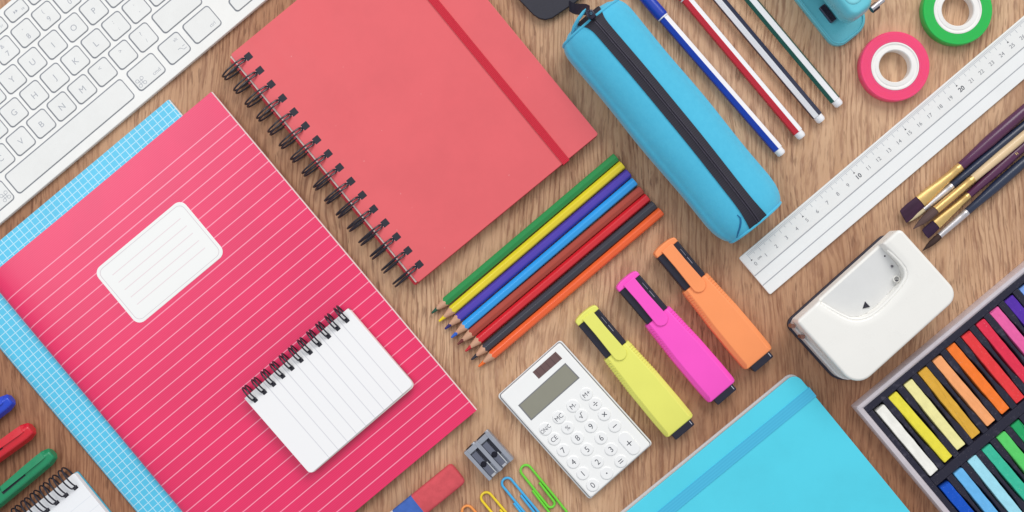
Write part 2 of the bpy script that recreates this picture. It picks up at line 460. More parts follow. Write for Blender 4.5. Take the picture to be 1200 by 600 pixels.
b = MB(); b.box(-2.0, -H_+2, 1.6, W_-2, -1.5, 9.8); b.obj('page_block', M('#e6d8d0', .85, .06, 300, stretch=(1, 1, 30)), cb)
b = MB(); b.prism(rrect(-6.2, -H_, W_, 0, 2.5, 3), .2, 1.5, .6, 2); b.obj('back_cover', M('#d8323f', .5, .03), cb)
hol = []
for i in range(16):
    q = L(cb, 288.5 + 13.67*i, 68.5 + 15.97*i, 11); hol.append(q)
hx = sum(q[0] for q in hol)/16
b = MB(); b2 = MB()
for q in hol:
    b.prism(rrect(hx-3.8, q[1]-4.1, hx+4.4, q[1]+4.1, .5, 2), 11.21, 11.27)
    b2.prism(rrect(hx-6.2, q[1]-2.2, hx-3.6, q[1]+2.2, .3, 2), 11.21, 11.26)
b.obj('punched_hole', M(BLACK, .6), cb); b2.obj('hole_glimpse', M('#f0e2e0', .7), cb)
binding(cb, [q[1] for q in hol], lambda d, s: (-d, s), 6.0, 17.8, 8.2, 7.2, 4.2, .68, 153, -160, wiremat=wire_black)
# elastic strap round the right-hand side of the cover
q0 = L(cb, 505.5, 0, 12); q1 = L(cb, 662, 185, 12); xb = (q0[0]+q1[0])/2
n = NT('ribbed_elastic'); s_ = n.math('SINE', n.math('MULTIPLY', n.x, 2*math.pi/(1.6*K)))
n.link(n.mix(n.math('MULTIPLY', n.math('ADD', s_, 1), .5), lin('#c8152f'), lin('#d9283f')), n.b.inputs['Base Color'])
n.b.inputs['Roughness'].default_value = .75; n.bump(s_, .0003, .6)
b = MB(); hw = 4.6
b.loft([[(xb-hw, y, z), (xb+hw, y, z), (xb+hw, y2, z2), (xb-hw, y2, z2)] for (y, z, y2, z2) in
        ((-H_+4, -.2+.3, -H_+4, .18), (-H_-1.6, .1, -H_-.4, .18), (-H_-1.6, 12.1, -H_-.4, 11.3), (1.6, 12.1, .4, 11.3), (1.6, .1, .4, .18), (-4, .1, -4, .18))])
b.obj('elastic_strap', n.m, cb)

# ------------------------------------------------------------------ pencils
PEN = [('green', '#1f8a45', '#1d5240', (505.5, 367.5), (722, 184)), ('yellow', '#e6d02a', '#f0d51f', (514, 377), (729.5, 193)),
       ('violet', '#4a37ab', '#30276f', (521, 386), (737, 202.5)), ('sky blue', '#2d9fe8', '#2b62c8', (528.5, 396), (744, 212.5)),
       ('brown', '#a8402f', '#6d2f2c', (536, 404), (752, 222)), ('red', '#d3232f', '#c02330', (545, 412), (759, 231)),
       ('black', '#34343f', '#2c2a38', (552, 422), (767, 239.5)), ('orange', '#f0622d', '#f2702a', (560.5, 430), (775, 247.5))]
nbr = {'green': 'green coloured pencil, first in the row next to the coral notebook', 'yellow': 'yellow coloured pencil lying between the green and the violet one',
       'violet': 'violet coloured pencil lying between the yellow and the sky blue one', 'sky blue': 'sky blue coloured pencil lying between the violet and the brown one',
       'brown': 'brown coloured pencil lying between the sky blue and the red one', 'red': 'red coloured pencil lying between the brown and the black one',
       'black': 'black coloured pencil lying between the red and the orange one', 'orange': 'orange coloured pencil, last in the row next to the highlighters'}
woodtip = M('#d0a184', .75, .12, 300, stretch=(.15, 1, 1))
for i, (nm, c, core, tip, end) in enumerate(PEN):
    ang = math.degrees(math.atan2(-(end[1]-tip[1]), end[0]-tip[0]))
    t = thing('coloured_pencil', nbr[nm], 'pencil', tip[0], tip[1], ang, 4, 0, 'coloured pencils in a slanted row')
    Ln = math.hypot(end[0]-tip[0], end[1]-tip[1])*1.0
    Rr = 6.1; N = 48; roll = [30, 12, 0, 18, 30, 8, 25, 14][i] * math.pi/180
    cz = Rr*K*1000*.92
    def hexr(th, soft=.93):
        q = (th-roll) % (math.pi/3) - math.pi/6
        r = Rr*math.cos(math.pi/6)/math.cos(q); return min(r, Rr*soft)
    tanA = 5.2/20.0
    pt = lambda x, r, th: (x, r*math.cos(th), cz + r*math.sin(th)*K*1000)
    TH = [2*math.pi*k/N for k in range(N)]
    b = MB()
    b.loft([[pt(hexr(th)/tanA + 0*1, hexr(th), th) for th in TH], [pt(Ln-.5, hexr(th), th) for th in TH], [pt(Ln, hexr(th)*.93, th) for th in TH]], False, False)
    b.obj('barrel', M(c, .32, .04, 40, spec=.5, coat=.35), t, sharp=22)
    b = MB(); b.loft([[pt(9.0 + .7*math.sin(3*th+i), 9.0*tanA, th) for th in TH], [pt(hexr(th)/tanA, hexr(th), th) for th in TH]], False, False)
    b.obj('sharpened_wood', woodtip, t)
    b = MB(); b.loft([[pt(0.3, .55, th) for th in TH], [pt(.9, 1.15, th) for th in TH], [pt(4, 1.15+(9*tanA-1.15)*.4, th) for th in TH], [pt(9.0 + .7*math.sin(3*th+i), 9.0*tanA, th) for th in TH]], True, False)
    b.obj('lead_core', M(core, .6, .08, 300), t)
    b = MB(); b.loft([[pt(Ln-.05, hexr(th)*.93, th) for th in TH], [pt(Ln+.02, .5, th) for th in TH]], False, True)
    b.obj('end_face', M(c, .5, .05), t)

# ------------------------------------------------------------------ pencil case
pc = thing('pencil_case', 'bright blue fabric pencil case with a black zip and a black pull tab', 'pencil case', 691.5, 27, -50.4, 20)
LC, HWc, HT = 304, 46.5, 44.0
n = NT('blue_neoprene'); c = lin('#3fb4e0')
wv = n.math('MULTIPLY', n.math('SINE', n.math('MULTIPLY', n.math('ADD', n.x, n.y), 2*math.pi/.0011)), n.math('SINE', n.math('MULTIPLY', n.math('SUBTRACT', n.x, n.y), 2*math.pi/.0011)))
n.link(n.mix(n.ramp(n.noise(220, 4, .65), .3, .7), lin('#4db7da'), lin('#51bbdd')), n.b.inputs['Base Color'])
n.b.inputs['Roughness'].default_value = .85; n.b.inputs['Specular IOR Level'].default_value = .2; n.b.inputs['Sheen Weight'].default_value = .25
n.bump(n.math('ADD', n.math('MULTIPLY', wv, .4), n.math('ADD', n.noise(500, 3), n.math('MULTIPLY', n.noise(45, 2, .5, (.6, 1, 1)), 9))), .00008, .6)
neo = n.m
def sprof(x):
    """width and height factors along the case"""
    e = max(0, min(x, LC-x)); r = 20.0 if x < LC/2 else 34.0
    f = 1.0 if e >= r else math.sqrt(max(0, 1-(1-e/r)**2))
    wob = 1 + .012*math.sin(x*.045+1) - .02*((x-LC/2)/(LC/2))**2
    return ((.82+.18*f) if x < LC/2 else (.70+.30*f))*wob, (.80+.20*f)*(1-.012*math.sin(x*.06))
def cpt(x, th, s=1.0):
    fw, fh = sprof(x); ne = 2/3.5
    cc, ss = math.cos(th), math.sin(th)
    y = HWc*fw*s*math.copysign(abs(cc)**ne, cc)
    z = HT/2 + HT/2*fh*s*math.copysign(abs(ss)**ne, ss)
    # pinch where the zip is sewn in
    z -= (1.6*math.exp(-((y+0)/13)**2) + 8.5*(abs(y)/HWc)**1.15) if ss > 0 else 0
    z = z if ss <= 0 else max(z, HT/2 + HT/2*fh*s*abs(ss)**ne*.55)
    return (x, y, max(.15, z))
NT_ = 72
xs = [0, 1.2, 3, 6, 10, 15, 22, 34, 50] + [50+ k*(LC-100)/16 for k in range(1, 16)] + [LC-50, LC-34, LC-22, LC-15, LC-10, LC-6, LC-3, LC-1.2, LC]
b = MB(); rings = []
thl = [2*math.pi*k/NT_ for k in range(NT_)]
for sc, dx in ((.02, -8.0), (.45, -7.5), (.80, -5.0), (.93, -2.0)): rings.append([(lambda q: (q[0]+dx, q[1], q[2]))(cpt(0, th, sc)) for th in thl])
for x in xs: rings.append([cpt(x, th) for th in thl])
for sc, dx in ((.93, 1.0), (.80, 1.2), (.45, -.2), (.02, -1.0)): rings.append([(lambda q: (q[0]+dx, q[1], q[2]))(cpt(LC, th, sc)) for th in thl])
b.loft(rings); b.obj('body', neo, pc, sharp=60)
for x, nm in ((1.0, 'seam'), (LC-1.0, 'seam')):
    b = MB(); b.tube([cpt(x, th, 1.015) for th in thl], 1.1, 8, closed=True); b.obj('seam', neo, pc)
# gathered dart at the lower end, open lip at the upper end
d = [L(pc, *q) for q in ((672, 44, 30), (671, 38, 33), (673, 31, 36), (678, 22, 40), (684, 14, 42), (690, 8, 42))]
b = MB(); b.tube(d, [.8, 1.3, 1.4, 1.4, 1.2, .6], 8); b.obj('lip', neo, pc)
# zip: tape with a coil down the middle
def topz(x):
    if x < 0: return None
    return cpt(min(max(x, 0), LC), math.pi/2)[2]
zx = [-7, -4, 0, 3, 6, 9, 13, 18, 26, 40] + [40 + k*(LC-80)/14 for k in range(1, 14)] + [LC-40, LC-26, LC-17, LC-10, LC-5, LC-2, LC+.4]
def zw(x):
    a = 9.6 + 7*math.exp(-((x+7)/12)**2)
    if x > LC-34: a += 3.2*((x-LC+34)/34)**1.5
    return a
b = MB(); rings = []
def yoff(x): return (1.5*math.sin(x/LC*math.pi*1.2) - 1.5*((x/LC)**6))
def surf(x, y):
    fw, fh = sprof(max(0, min(x, LC))); q = abs(y)/(HWc*fw); ne = 3.5
    z = HT/2 + HT/2*fh*(max(0, 1-q**ne))**(1/ne) - (.09*x*x if x < 0 else 0)
    return z - 1.6*math.exp(-(y/13)**2) - 8.5*(abs(y)/HWc)**1.15
for x in zx:
    a = zw(x); o_ = yoff(x); r = []
    for u_ in (-1, -.85, -.5, -.16, -.08, 0, .08, .16, .5, .85, 1):
        y = o_+a*u_; zt_ = surf(x, y)
        r.append((x, y, zt_ + .75 + (.35 if abs(u_) < .17 and u_ != 0 else 0)))
    lo = [(x, y, z-1.6) for (x, y, z) in reversed(r)]
    rings.append(r+lo)
x = LC+2.2
for dz, dx in ((4, 1.2), (11, 1.9)):
    r0 = rings[-1] if False else rings[len(zx)-1]
    rings.append([(LC+dx+.3, q[1], q[2]-dz) for q in r0])
b.loft(rings)
n = NT('zip_tape'); wv = n.math('SINE', n.math('MULTIPLY', n.x, 2*math.pi/.0016))
n.link(n.mix(n.ramp(wv, -.2, .6), lin('#211e2b'), lin('#262330')), n.b.inputs['Base Color']); n.b.inputs['Roughness'].default_value = .7
n.bump(wv, .00012, .4)
zo = b.obj('zip_tape', n.m, pc)
dpts = [(LC-24, -16), (LC-19, -15.5), (LC-15, -18), (LC-11, -22), (LC-7, -27), (LC-3, -31)]
b = MB(); b.tube([(x, y, surf(x, y)+.15) for x, y in dpts], [.3, .6, .7, .7, .6, .3], 8); b.obj('dart', M('#1f6c9c', .9), pc)
for sg in (-1, 1):
    b = MB()
    b.tube([(x, yoff(x)+sg*1.3, surf(min(x, LC), yoff(x)+sg*1.3)+1.2) for x in zx[4:-1]], .38, 6)
    b.obj('zip_coil', M('#3a3545', .4, .2, 500), zo)
sl = [L(pc, px_, py_, 46) for px_, py_ in ((686, 12), (694, 11), (699, 19), (694, 23), (688, 20))]
b = MB(); b.prism([(q[0], q[1]) for q in reversed(sl)], 42.5, 47.2, 1.2, 2); b.obj('zip_slider', M('#2c2a3c', .3, .05, metal=.4), pc)
b = MB(); q = L(pc, 692.5, 15.5, 48); b.lathe_z([(.6, 47.0), (1.8, 47.0), (1.8, 48.0), (.6, 48.0)], q[0], q[1], 16); b.obj('slider_rivet', M('#4a6a80', .3, metal=.6), pc)
tabp = [(608, -1), (625, 17), (632, 21.5), (639, 23), (647, 21), (656, 15), (674, 3), (690, -12), (690, -40), (660, -62), (620, -60), (592, -30)]
tp = [L(pc, *q, 6) for q in tabp]; poly = [(q[0], q[1]) for q in tp]
if sum(poly[i-1][0]*poly[i][1]-poly[i][0]*poly[i-1][1] for i in range(len(poly))) < 0: poly.reverse()
b = MB(); b.prism(poly, 3, 6.2, .9, 3, bot=.6); b.obj('pull_tab', M('#232230', .55, .06, 80, bump=.00005), pc)
s0, s1 = L(pc, 667, 7, 6), L(pc, 691, 14, 46)
b = MB(); m = [Vector(s0).lerp(Vector(s1), k/6) for k in range(7)]; zz = [6.0, 9, 15, 24, 34, 43, 47.4]
b.loft([[(m[k].x+s*dx, m[k].y+s*dy, zz[k]+h) for (s, h) in ((-1, 0), (1, 0), (1, 1), (-1, 1))] for k in range(7) for dx, dy in [(-5.0, 4.0)]])
b.obj('pull_strap', M('#2a2838', .55, .06), pc)

# ------------------------------------------------------------------ fineliner pens
FL = [('blue', '#1c3fb0', (917, 181), -49.0, 0), ('red', '#cf2436', (940.5, 161), -50.0, 0), ('black', '#33354a', (963.5, 142), -49.9, 0), ('green', '#0f5f55', (984.5, 123.5), -50.0, 30)]
fl_label = {'blue': 'blue and white striped fibre pen nearest the pencil case', 'red': 'red and white striped fibre pen between the blue and the black pen',
            'black': 'black and white striped fibre pen between the red and the green pen', 'green': 'dark green and white striped fibre pen nearest the stapler'}
wp = M('#f0eff2', .35, .02, spec=.5)
for nm, c, end, ang, roll in FL:
    t = thing('fibre_pen', fl_label[nm], 'pen', end[0], end[1], ang, 5, 0, 'striped fibre pens side by side')
    Rh = 6.7; cz = Rh*K*1000*.95; cm = M(c, .35, .03, spec=.5)
    NS = 8    # points per flat
    def hx_(th0, rad): return rad
    b = MB(); flip = (nm == 'black')
    rings = []
    xs = (-214, -8); 
    corners = [math.radians(roll + 30 + 60*k + (0 if nm == 'green' else -0)) for k in range(6)]
    # vertex-up hexagon (flat-up for the green one); flats alternate white and coloured
    cor = [math.radians(90 + 60*k + roll) for k in range(6)]
    vv = [[b.v((x, Rh*math.cos(a_), cz+Rh*math.sin(a_)*K*1000)) for a_ in cor] for x in xs]
    for k in range(6):
        # k = 0 is the flat left of the topmost corner
        if nm == 'green': b.mi = 0 if k % 2 == 1 else 1
        elif nm == 'black': b.mi = 0 if k % 2 == 0 else 1
        else: b.mi = 1 if k in (0, 1, 2, 4) else 0
        b.f([vv[0][k], vv[0][(k+1) % 6], vv[1][(k+1) % 6], vv[1][k]])
    b.f(vv[0]); b.f(list(reversed(vv[1])))
    bo = b.obj('barrel', [wp, cm], t, sharp=20)
    md = bo.modifiers.new('edge', 'BEVEL'); md.width = .0004; md.segments = 2; md.limit_method = 'ANGLE'; md.angle_limit = math.radians(40)
    b = MB(); b.lathe_x([(-9, 5.4), (-2.5, 5.5), (-1.2, 5.0), (0, 4.2), (.3, 2)], 0, cz, 24); b.obj('end_plug', wp, t)
    b = MB(); b.lathe_x([(-330, 2.5), (-322, 6.8), (-300, 7.3), (-217, 7.6), (-215, 7.4), (-213.8, 6.6)], 0, cz+.35, 32); cp = b.obj('cap', M(c, .3, .03, spec=.6), t)
    b = MB(); b.lathe_x([(-213.9, 6.9), (-212.6, 6.95), (-212.4, 6.3)], 0, cz+.2, 32); b.obj('collar', wp, t)

# ------------------------------------------------------------------ stapler
st = thing('stapler', 'turquoise stapler cut off by the top edge, beside the pink tape roll', 'stapler', 971, 8, -51.6, 0)
tq = M('#66c4d5', .3, .03, 50, spec=.5, coat=.25)
b = MB(); b.prism(rrect(-200, -27, 46, 27, 12, 7, (10, 15, 22, 10)), .2, 5.5, 1.6, 3)
b.obj('base', tq, st)
b = MB(); outer = rrect(-199, -26, 45, 26, 12, 7, (9, 14, 21, 9)); inner = inset(outer, 3.2)
for zz, A_, B_ in ((6.6, outer, inner),):
    ra = [(x, y, 5.0) for x, y in outer]; rb = [(x, y, 6.6) for x, y in inset(outer, .8)]; rc = [(x, y, 6.6) for x, y in inset(outer, 2.4)]; rd = [(x, y, 5.0) for x, y in inner]
    b.loft([ra, rb, rc, rd], False, False)
b.obj('base_rim', tq, st, sharp=50)
b = MB(); b.prism(rrect(-6, -13.5, 17, -5.5, 1.5, 3), 5.4, 8.6, .8, 2); b.obj('anvil', M('#5b5668', .25, .1, metal=.8), st)
b = MB(); b.prism(rrect(-190, -5, 22, 17, 3, 4), 10, 27, 1, 2); b.obj('magazine', M('#77757f', .3, .08, metal=.7), st)
ap = rrect(-230, -13, 31, 25, 10, 8, (10, 13, 16, 10))
b = MB(); b.prism(ap, 25, 46, 7, 7, bevz=12)
b.obj('arm', tq, st, sharp=60)
b = MB(); b.prism(rrect(-150, -5, 17, 17, 10, 8), 45.6, 47.0, 3.0, 4, bevz=1.2); b.obj('grip_pad', M('#7fd3e0', .35, .03, coat=.2), st)
b = MB(); q = L(st, 1031, 3, 24)
b.base = Matrix.Identity(4)
b.tube([(q[0], q[1]-12, 24), (q[0], q[1]+5, 24)], 2.0, 12); b.obj('hinge_pin', M('#d4d0d6', .25, .05, metal=.8), st)
b = MB(); b.tube([(q[0]+.6, q[1]-12, 22.5), (q[0]+.6, q[1]-3, 22.5)], 2.9, 12); b.obj('pin_collar', M(BLACK, .4), st)

# ------------------------------------------------------------------ tape rolls
def tape(px, py, label, c, cin):
    t = thing('tape_roll', label, 'tape', px, py, random.uniform(0, 90), 9, 0, 'rolls of sticky tape')
    n = NT('wound_tape_' + c.lstrip('#'))
    rad = n.math('SQRT', n.math('ADD', n.math('MULTIPLY', n.x, n.x), n.math('MULTIPLY', n.y, n.y)))
    cmb = n.t.nodes.new('ShaderNodeCombineXYZ'); n.link(n.math('MULTIPLY', rad, 3500), cmb.inputs[0]); n.link(n.math('MULTIPLY', n.z, 200), cmb.inputs[2])
    lay = n.noise(1, 3, .6, vec=cmb.outputs[0])
    n.link(n.mix(n.ramp(lay, .3, .7), tuple(q*.93 for q in lin(c)[:3])+(1,), lin(cin)), n.b.inputs['Base Color'])
    n.b.inputs['Roughness'].default_value = .33; n.b.inputs['Coat Weight'].default_value = .2
    n.b.inputs['Subsurface Weight'].default_value = .3; n.b.inputs['Subsurface Scale'].default_value = .004
    n.bump(lay, .00008, .4)
    b = MB(); b.lathe_z([(28.4, .3), (40.0, .3), (40.9, .8), (41.0, 1.5), (41.0, 7.6), (40.7, 8.5), (40.0, 9.0), (28.4, 9.0)], 0, 0, 96); b.obj('tape', n.m, t)
    b = MB(); b.lathe_z([(18.6, .2), (28.35, .2), (28.35, 8.6), (28.0, 9.2), (26.4, 9.3), (25.9, 8.7), (23.8, 8.6), (23.4, 9.0), (19.6, 9.2), (18.6, 8.4)], 0, 0, 80)
    b.obj('core', M('#efece9', .45, .02), t)
tape(1049, 77.5, 'pink roll of sticky tape on a white core beside the stapler', '#f3306c', '#fa5686')
tape(1122.5, 11.5, 'green roll of sticky tape on a white core above the ruler', '#16b64a', '#22c254')

# ------------------------------------------------------------------ ruler
ru = thing('ruler', 'long white plastic centimetre ruler with two grooves, between the tape rolls and the paintbrushes', 'ruler', 866, 302.5, 40.35, 3)
b = MB(); RL = 484
b.prism(rrect(0, -56.5, RL, 0, 2, 3), .2, 2.6, .6, 2)
b.obj('blade', M('#eceded', .35, .015, 40, spec=.5), ru)
b = MB(); b.loft([[(1.0, -.9, 2.63), (1, -27.2, 2.95), (1, -27.2, 2.3), (1, -.9, 2.3)], [(RL-1, -.9, 2.63), (RL-1, -27.2, 2.95), (RL-1, -27.2, 2.3), (RL-1, -.9, 2.3)]])
b.obj('bevel_edge', M('#e8e8e7', .3, .015, spec=.4), ru)
for yv in (-28.0, -42.6):
    b = MB(); b.box(.6, yv-.65, 2.61, RL-.6, yv+.65, 2.66); b.obj('groove', M('#a9abb0', .6, .04), ru)
z0 = L(ru, 879.5, 303.2, 3)[0]; cmu = 15.77
bt, bn, bb, bd = MB(), MB(), MB(), MB()
zs = lambda y: 2.63 + (.32*(-y-.9)/26.3) + .03
for i in range(0, 297):
    x = z0 + i*cmu/10
    if x > RL-3: break
    ln = 8.5 if i % 10 == 0 else (6.2 if i % 5 == 0 else 4.0)
    hw_ = .30
    vs = [bt.v(q) for q in ((x-hw_, -1.6-ln, zs(-1.6-ln)), (x+hw_, -1.6-ln, zs(-1.6-ln)), (x+hw_, -1.6, zs(-1.6)), (x-hw_, -1.6, zs(-1.6)))]; bt.f(vs)
    if i % 50 == 0:
        bd.prism([(x-1.2, -12.0, ), (x+1.2, -12.0), (x, -9.9)], zs(-12), zs(-12)+.06)
    if i % 10 == 0:
        k = i//10
        g = MB(); g.text(str(k), x + (2.0 if k in (10, 20) else 1.0), -17.6, zs(-21)+.02, 5.4 if k in (10, 20) else 4.8, bold=.02 if k in (10, 20) else 0)
        printed(g, 'numeral', M('#54565e', .6) if k in (10, 20) else M('#86888e', .6), ru)
bn.text('cm', z0+9.0, -15.3, zs(-21)+.02, 3.4)
printed(bt, 'scale_marks', M('#b3b7bd', .6), ru); bd.obj('five_mark', M('#3a3a44', .6), ru)
printed(bn, 'unit_mark', M('#6a6c72', .6), ru); bb.bm.free()

# ------------------------------------------------------------------ paintbrushes
def brush(label, tip, fs, fe, far, wb, wf, wh, cb_, cf, ch, flat, z0, whmax=None, mark=False):
    ang = math.degrees(math.atan2(-(far[1]-tip[1]), far[0]-tip[0]))
    t = thing('paintbrush', label, 'paintbrush', tip[0], tip[1], ang, 6+z0, 0, 'paintbrushes in a loose bundle')
    l1 = math.hypot(fs[0]-tip[0], fs[1]-tip[1]); l2 = math.hypot(fe[0]-tip[0], fe[1]-tip[1]); l3 = l2 + 190
    mm = K*1000; cz = z0 + max(wh, whmax or wh)/2*mm + .3
    bris = M(cb_, .7, .3, 260, stretch=(.06, 1, 1), bump=.00025, bscale=700, spec=.3)
    b = MB(); N = 24
    def ring(x, hw_, hz):
        return [(x, hw_*math.cos(2*math.pi*k/N), cz+hz*math.sin(2*math.pi*k/N)) for k in range(N)]
    if flat:
        tl = flat
        rg = []
        for j, (f, w_, h_) in enumerate(((0, .93, .10), (.1, 1.0, .3), (.5, 1.03, .6), (1, .93, 1.0), (1.06, .9, 1))):
            r = ring(l1*f, wb/2*w_, max(.3, wf*.24*mm*h_))
            if j < 2: r = [(x + tl*(y/(wb/2)) + random.uniform(-.7, .7), y, z) for (x, y, z) in r]
            rg.append(r)
        b.loft(rg)
    else:
        b.loft([ring(l1*f, wb/2*w_, wb/2*mm*w_*.9) for f, w_ in ((0, .06), (.12, .30), (.35, .72), (.6, .98), (.85, 1.0), (1.03, .92))])
    b.obj('bristles', bris, t)
    gold = M(cf, .34, .03, 60, metal=.7)
    b = MB(); rg = []
    for f in (0, .04, .25, .5, .75, .9, .91, .93, .96, .97, 1):
        x = l1 + (l2-l1)*f; e = min(1, f*1.25); e = e*e*(3-2*e)
        yw = (wb*.98/2)*(1-e) + (wh*.98/2)*e
        zw_ = (wf*.30*mm)*(1-e) + (wh*.98/2*mm)*e if flat else yw*mm
        g = 1.05 if f in (.91, .93) else 1.0
        rg.append(ring(x, yw*g, zw_*g))
    b.loft(rg); b.obj('ferrule', gold, t)
    wm = whmax or wh
    b = MB(); b.lathe_x([(l2-1, wh*.44), (l2+.5, wh/2), (l2+14, wh/2*1.05), (l2+45, wm/2), (l2+80, wm/2*.98), (l2+150, wm/2*.75), (l3, wm/2*.45), (l3+3, .6)], 0, cz, 24)
    ho = b.obj('handle', M(ch, .3, .08, 120, spec=.5, coat=.3, stretch=(.1, 1, 1)), t)
    if mark:
        b = MB(); x = l2+83 - 12; b.box(x, -1.6, cz+wm/2*mm+.02, x+1, 1.6, cz+wm/2*mm+.07); b.box(x+2, -1.9, cz+wm/2*mm+.02, x+2.8, 1.0, cz+wm/2*mm+.07)
        b.obj('gold_mark', M('#d9b880', .4, metal=.5), ho)
    return t
brush('wide flat brush with a plum handle, gold ferrule and dark bristles, nearest the ruler', (1059, 254), (1079, 236.5), (1126, 195), (1178, 149.5), 17, 13, 10.5, '#40243c', '#e6c07c', '#56264c', 2.0, 0, 14.5)
brush('thin brush with a navy handle, silver ferrule and cream bristles, second from the ruler', (1066, 260), (1084, 245.5), (1116.5, 217), (1195, 152.5), 6.5, 6.5, 9, '#dfcda6', '#d5d2d4', '#262f47', 0, 0, 11.5)
brush('round brush with a bare wood handle, gold ferrule and grey brown pointed bristles', (1071, 268.5), (1099, 247.5), (1142, 209.5), (1200, 160), 10, 10, 9.5, '#5d4846', '#e6c07c', '#e2c59c', 0, 4, 11)
brush('narrow flat brush with a plum handle, gold ferrule and dark bristles, below the bare wood handle'[:0]+'narrow flat brush with plum handle and dark bristles, just below the bare wood one', (1085, 274.5), (1097.5, 262.5), (1135, 227.5), (1200, 171), 13, 10, 9, '#382140', '#e6c27e', '#56264c', 1.0, 0, 12.5, mark=True)
brush('thin brush with a navy handle, silver ferrule and dark brown bristles, nearest the hole punch', (1082, 294), (1102.5, 277), (1134, 248), (1200, 190.5), 7.5, 7, 9, '#43302c', '#cfccd0', '#262f47', 0, 0, 12.5)

# ------------------------------------------------------------------ hole punch
hp = thing('hole_punch', 'glossy white hole punch with a scooped top and a black foot', 'hole punch', 932.5, 376.5, 42.0, 33)
cw = M('#efede8', .3, .015, 30, spec=.5)
XL, YL = 163.0, 106.0
rs = (22, 17, 6, 4)      # corner radii: bottom, right, top, left
def seg_dist(px_, py_, a, b_):
    ax, ay = a; bx, by = b_; dx, dy = bx-ax, by-ay
    t = max(0, min(1, ((px_-ax)*dx+(py_-ay)*dy)/(dx*dx+dy*dy))); return math.hypot(px_-ax-t*dx, py_-ay-t*dy)
def sdf(poly, x, y):
    d = min(seg_dist(x, y, poly[i-1], poly[i]) for i in range(len(poly)))
    ins = False
    for i in range(len(poly)):
        (x1, y1), (x2, y2) = poly[i-1], poly[i]
        if (y1 > y) != (y2 > y) and x < (x2-x1)*(y-y1)/(y2-y1)+x1: ins = not ins
    return d if ins else -d
outl = rrect(0, -YL, XL, 0, 0, 8, rs)
scoop = [(31, 14), (134, 14), (137, -24)] + [(137-15+15*math.cos(a_), -33+17*math.sin(a_)) for a_ in (-.2, -.6, -1.0, -1.4)] + [(112, -53), (84, -55), (66, -53), (54, -46), (45, -34)]
for _ in range(2):     # round the corners of the cut-out
    scoop = [q for i in range(len(scoop)) for q in ((scoop[i][0]*.75+scoop[(i+1) % len(scoop)][0]*.25, scoop[i][1]*.75+scoop[(i+1) % len(scoop)][1]*.25), (scoop[i][0]*.25+scoop[(i+1) % len(scoop)][0]*.75, scoop[i][1]*.25+scoop[(i+1) % len(scoop)][1]*.75))]
NX, NY = 132, 96
b = MB(); G = []
def ext(y):
    xs_ = []
    for i in range(len(outl)):
        (x1, y1), (x2, y2) = outl[i-1], outl[i]
        if (y1-y)*(y2-y) <= 0 and abs(y1-y2) > 1e-9: xs_.append(x1+(x2-x1)*(y-y1)/(y2-y1))
    return (min(xs_), max(xs_)) if xs_ else (0, XL)
for j in range(NY+1):
    tj = j/NY; y = -YL*(.5-.5*math.cos(math.pi*tj)) *1.0; y = min(-.02, max(-YL+.02, y))
    x0, x1 = ext(y); rowv = []
    for i in range(NX+1):
        ti = i/NX; x = x0+(x1-x0)*(.5-.5*math.cos(math.pi*ti)*1.0)
        dd = max(0, sdf(outl, x, y)); R_ = 3.4
        z = 36 - 1.0*(max(0, -y-40)/66)**2 - (0 if dd >= R_ else (R_-math.sqrt(max(0, R_*R_-(R_-dd)**2)))*K*1000)
        ds = sdf(scoop, x, y)
        q = min(1, max(0, (ds+1.2)/3.0)); q = q*q*(3-2*q)
        wide = min(1, max(0, (ds+9)/10)); wide = wide*wide*(3-2*wide)
        z -= (5.5 + 5.0*min(1, max(0, -y/50)))*q + .9*wide
        if ds > 99: z -= 2.2*min(1, max(0, (y+40)/40))*q
        rowv.append((x, y, z))
    G.append(rowv)
vv = [[b.v(q) for q in r] for r in G]
for j in range(NY):
    for i in range(NX): b.f([vv[j][i], vv[j][i+1], vv[j+1][i+1], vv[j+1][i]])
loop = [vv[0][i] for i in range(NX+1)] + [vv[j][NX] for j in range(1, NY+1)] + [vv[NY][i] for i in range(NX-1, -1, -1)] + [vv[j][0] for j in range(NY-1, 0, -1)]
low = [b.bm.verts.new((q.co.x, q.co.y, .017)) for q in loop]
for i in range(len(loop)):
    j = (i+1) % len(loop); b.f([loop[i], loop[j], low[j], low[i]])
b.f(low)
b.obj('cover', cw, hp, sharp=70)
b = MB(); b.prism(rrect(-3.0, -YL+0, XL-3, -5, 8, 6, (22, 17, 9, 9)), 2.4, 15, 1.4, 3); b.obj('tray', M('#dcdada', .3, .03), hp)
b = MB(); b.prism(rrect(-5.6, -YL-1.6, XL-2, -2.2, 9, 6, (24, 18, 11, 11)), .2, 3.4, .8, 2); b.obj('foot', M('#2a2839', .5, .05), hp)
# rolled lip round the cut-out
ix = [i for i, q in enumerate(scoop) if q[1] < -1.0]
st_ = next(i for i in ix if (i-1) % len(scoop) not in ix)
path = []
k_ = st_
while k_ % len(scoop) in ix: path.append(scoop[k_ % len(scoop)]); k_ += 1
b = MB(); b.tube([(x, y, 33.7 - (1.0 if j_ in (0, len(path)-1) else 0)) for j_, (x, y) in enumerate(path)], 1.25, 10); b.obj('cut_out_lip', cw, hp)
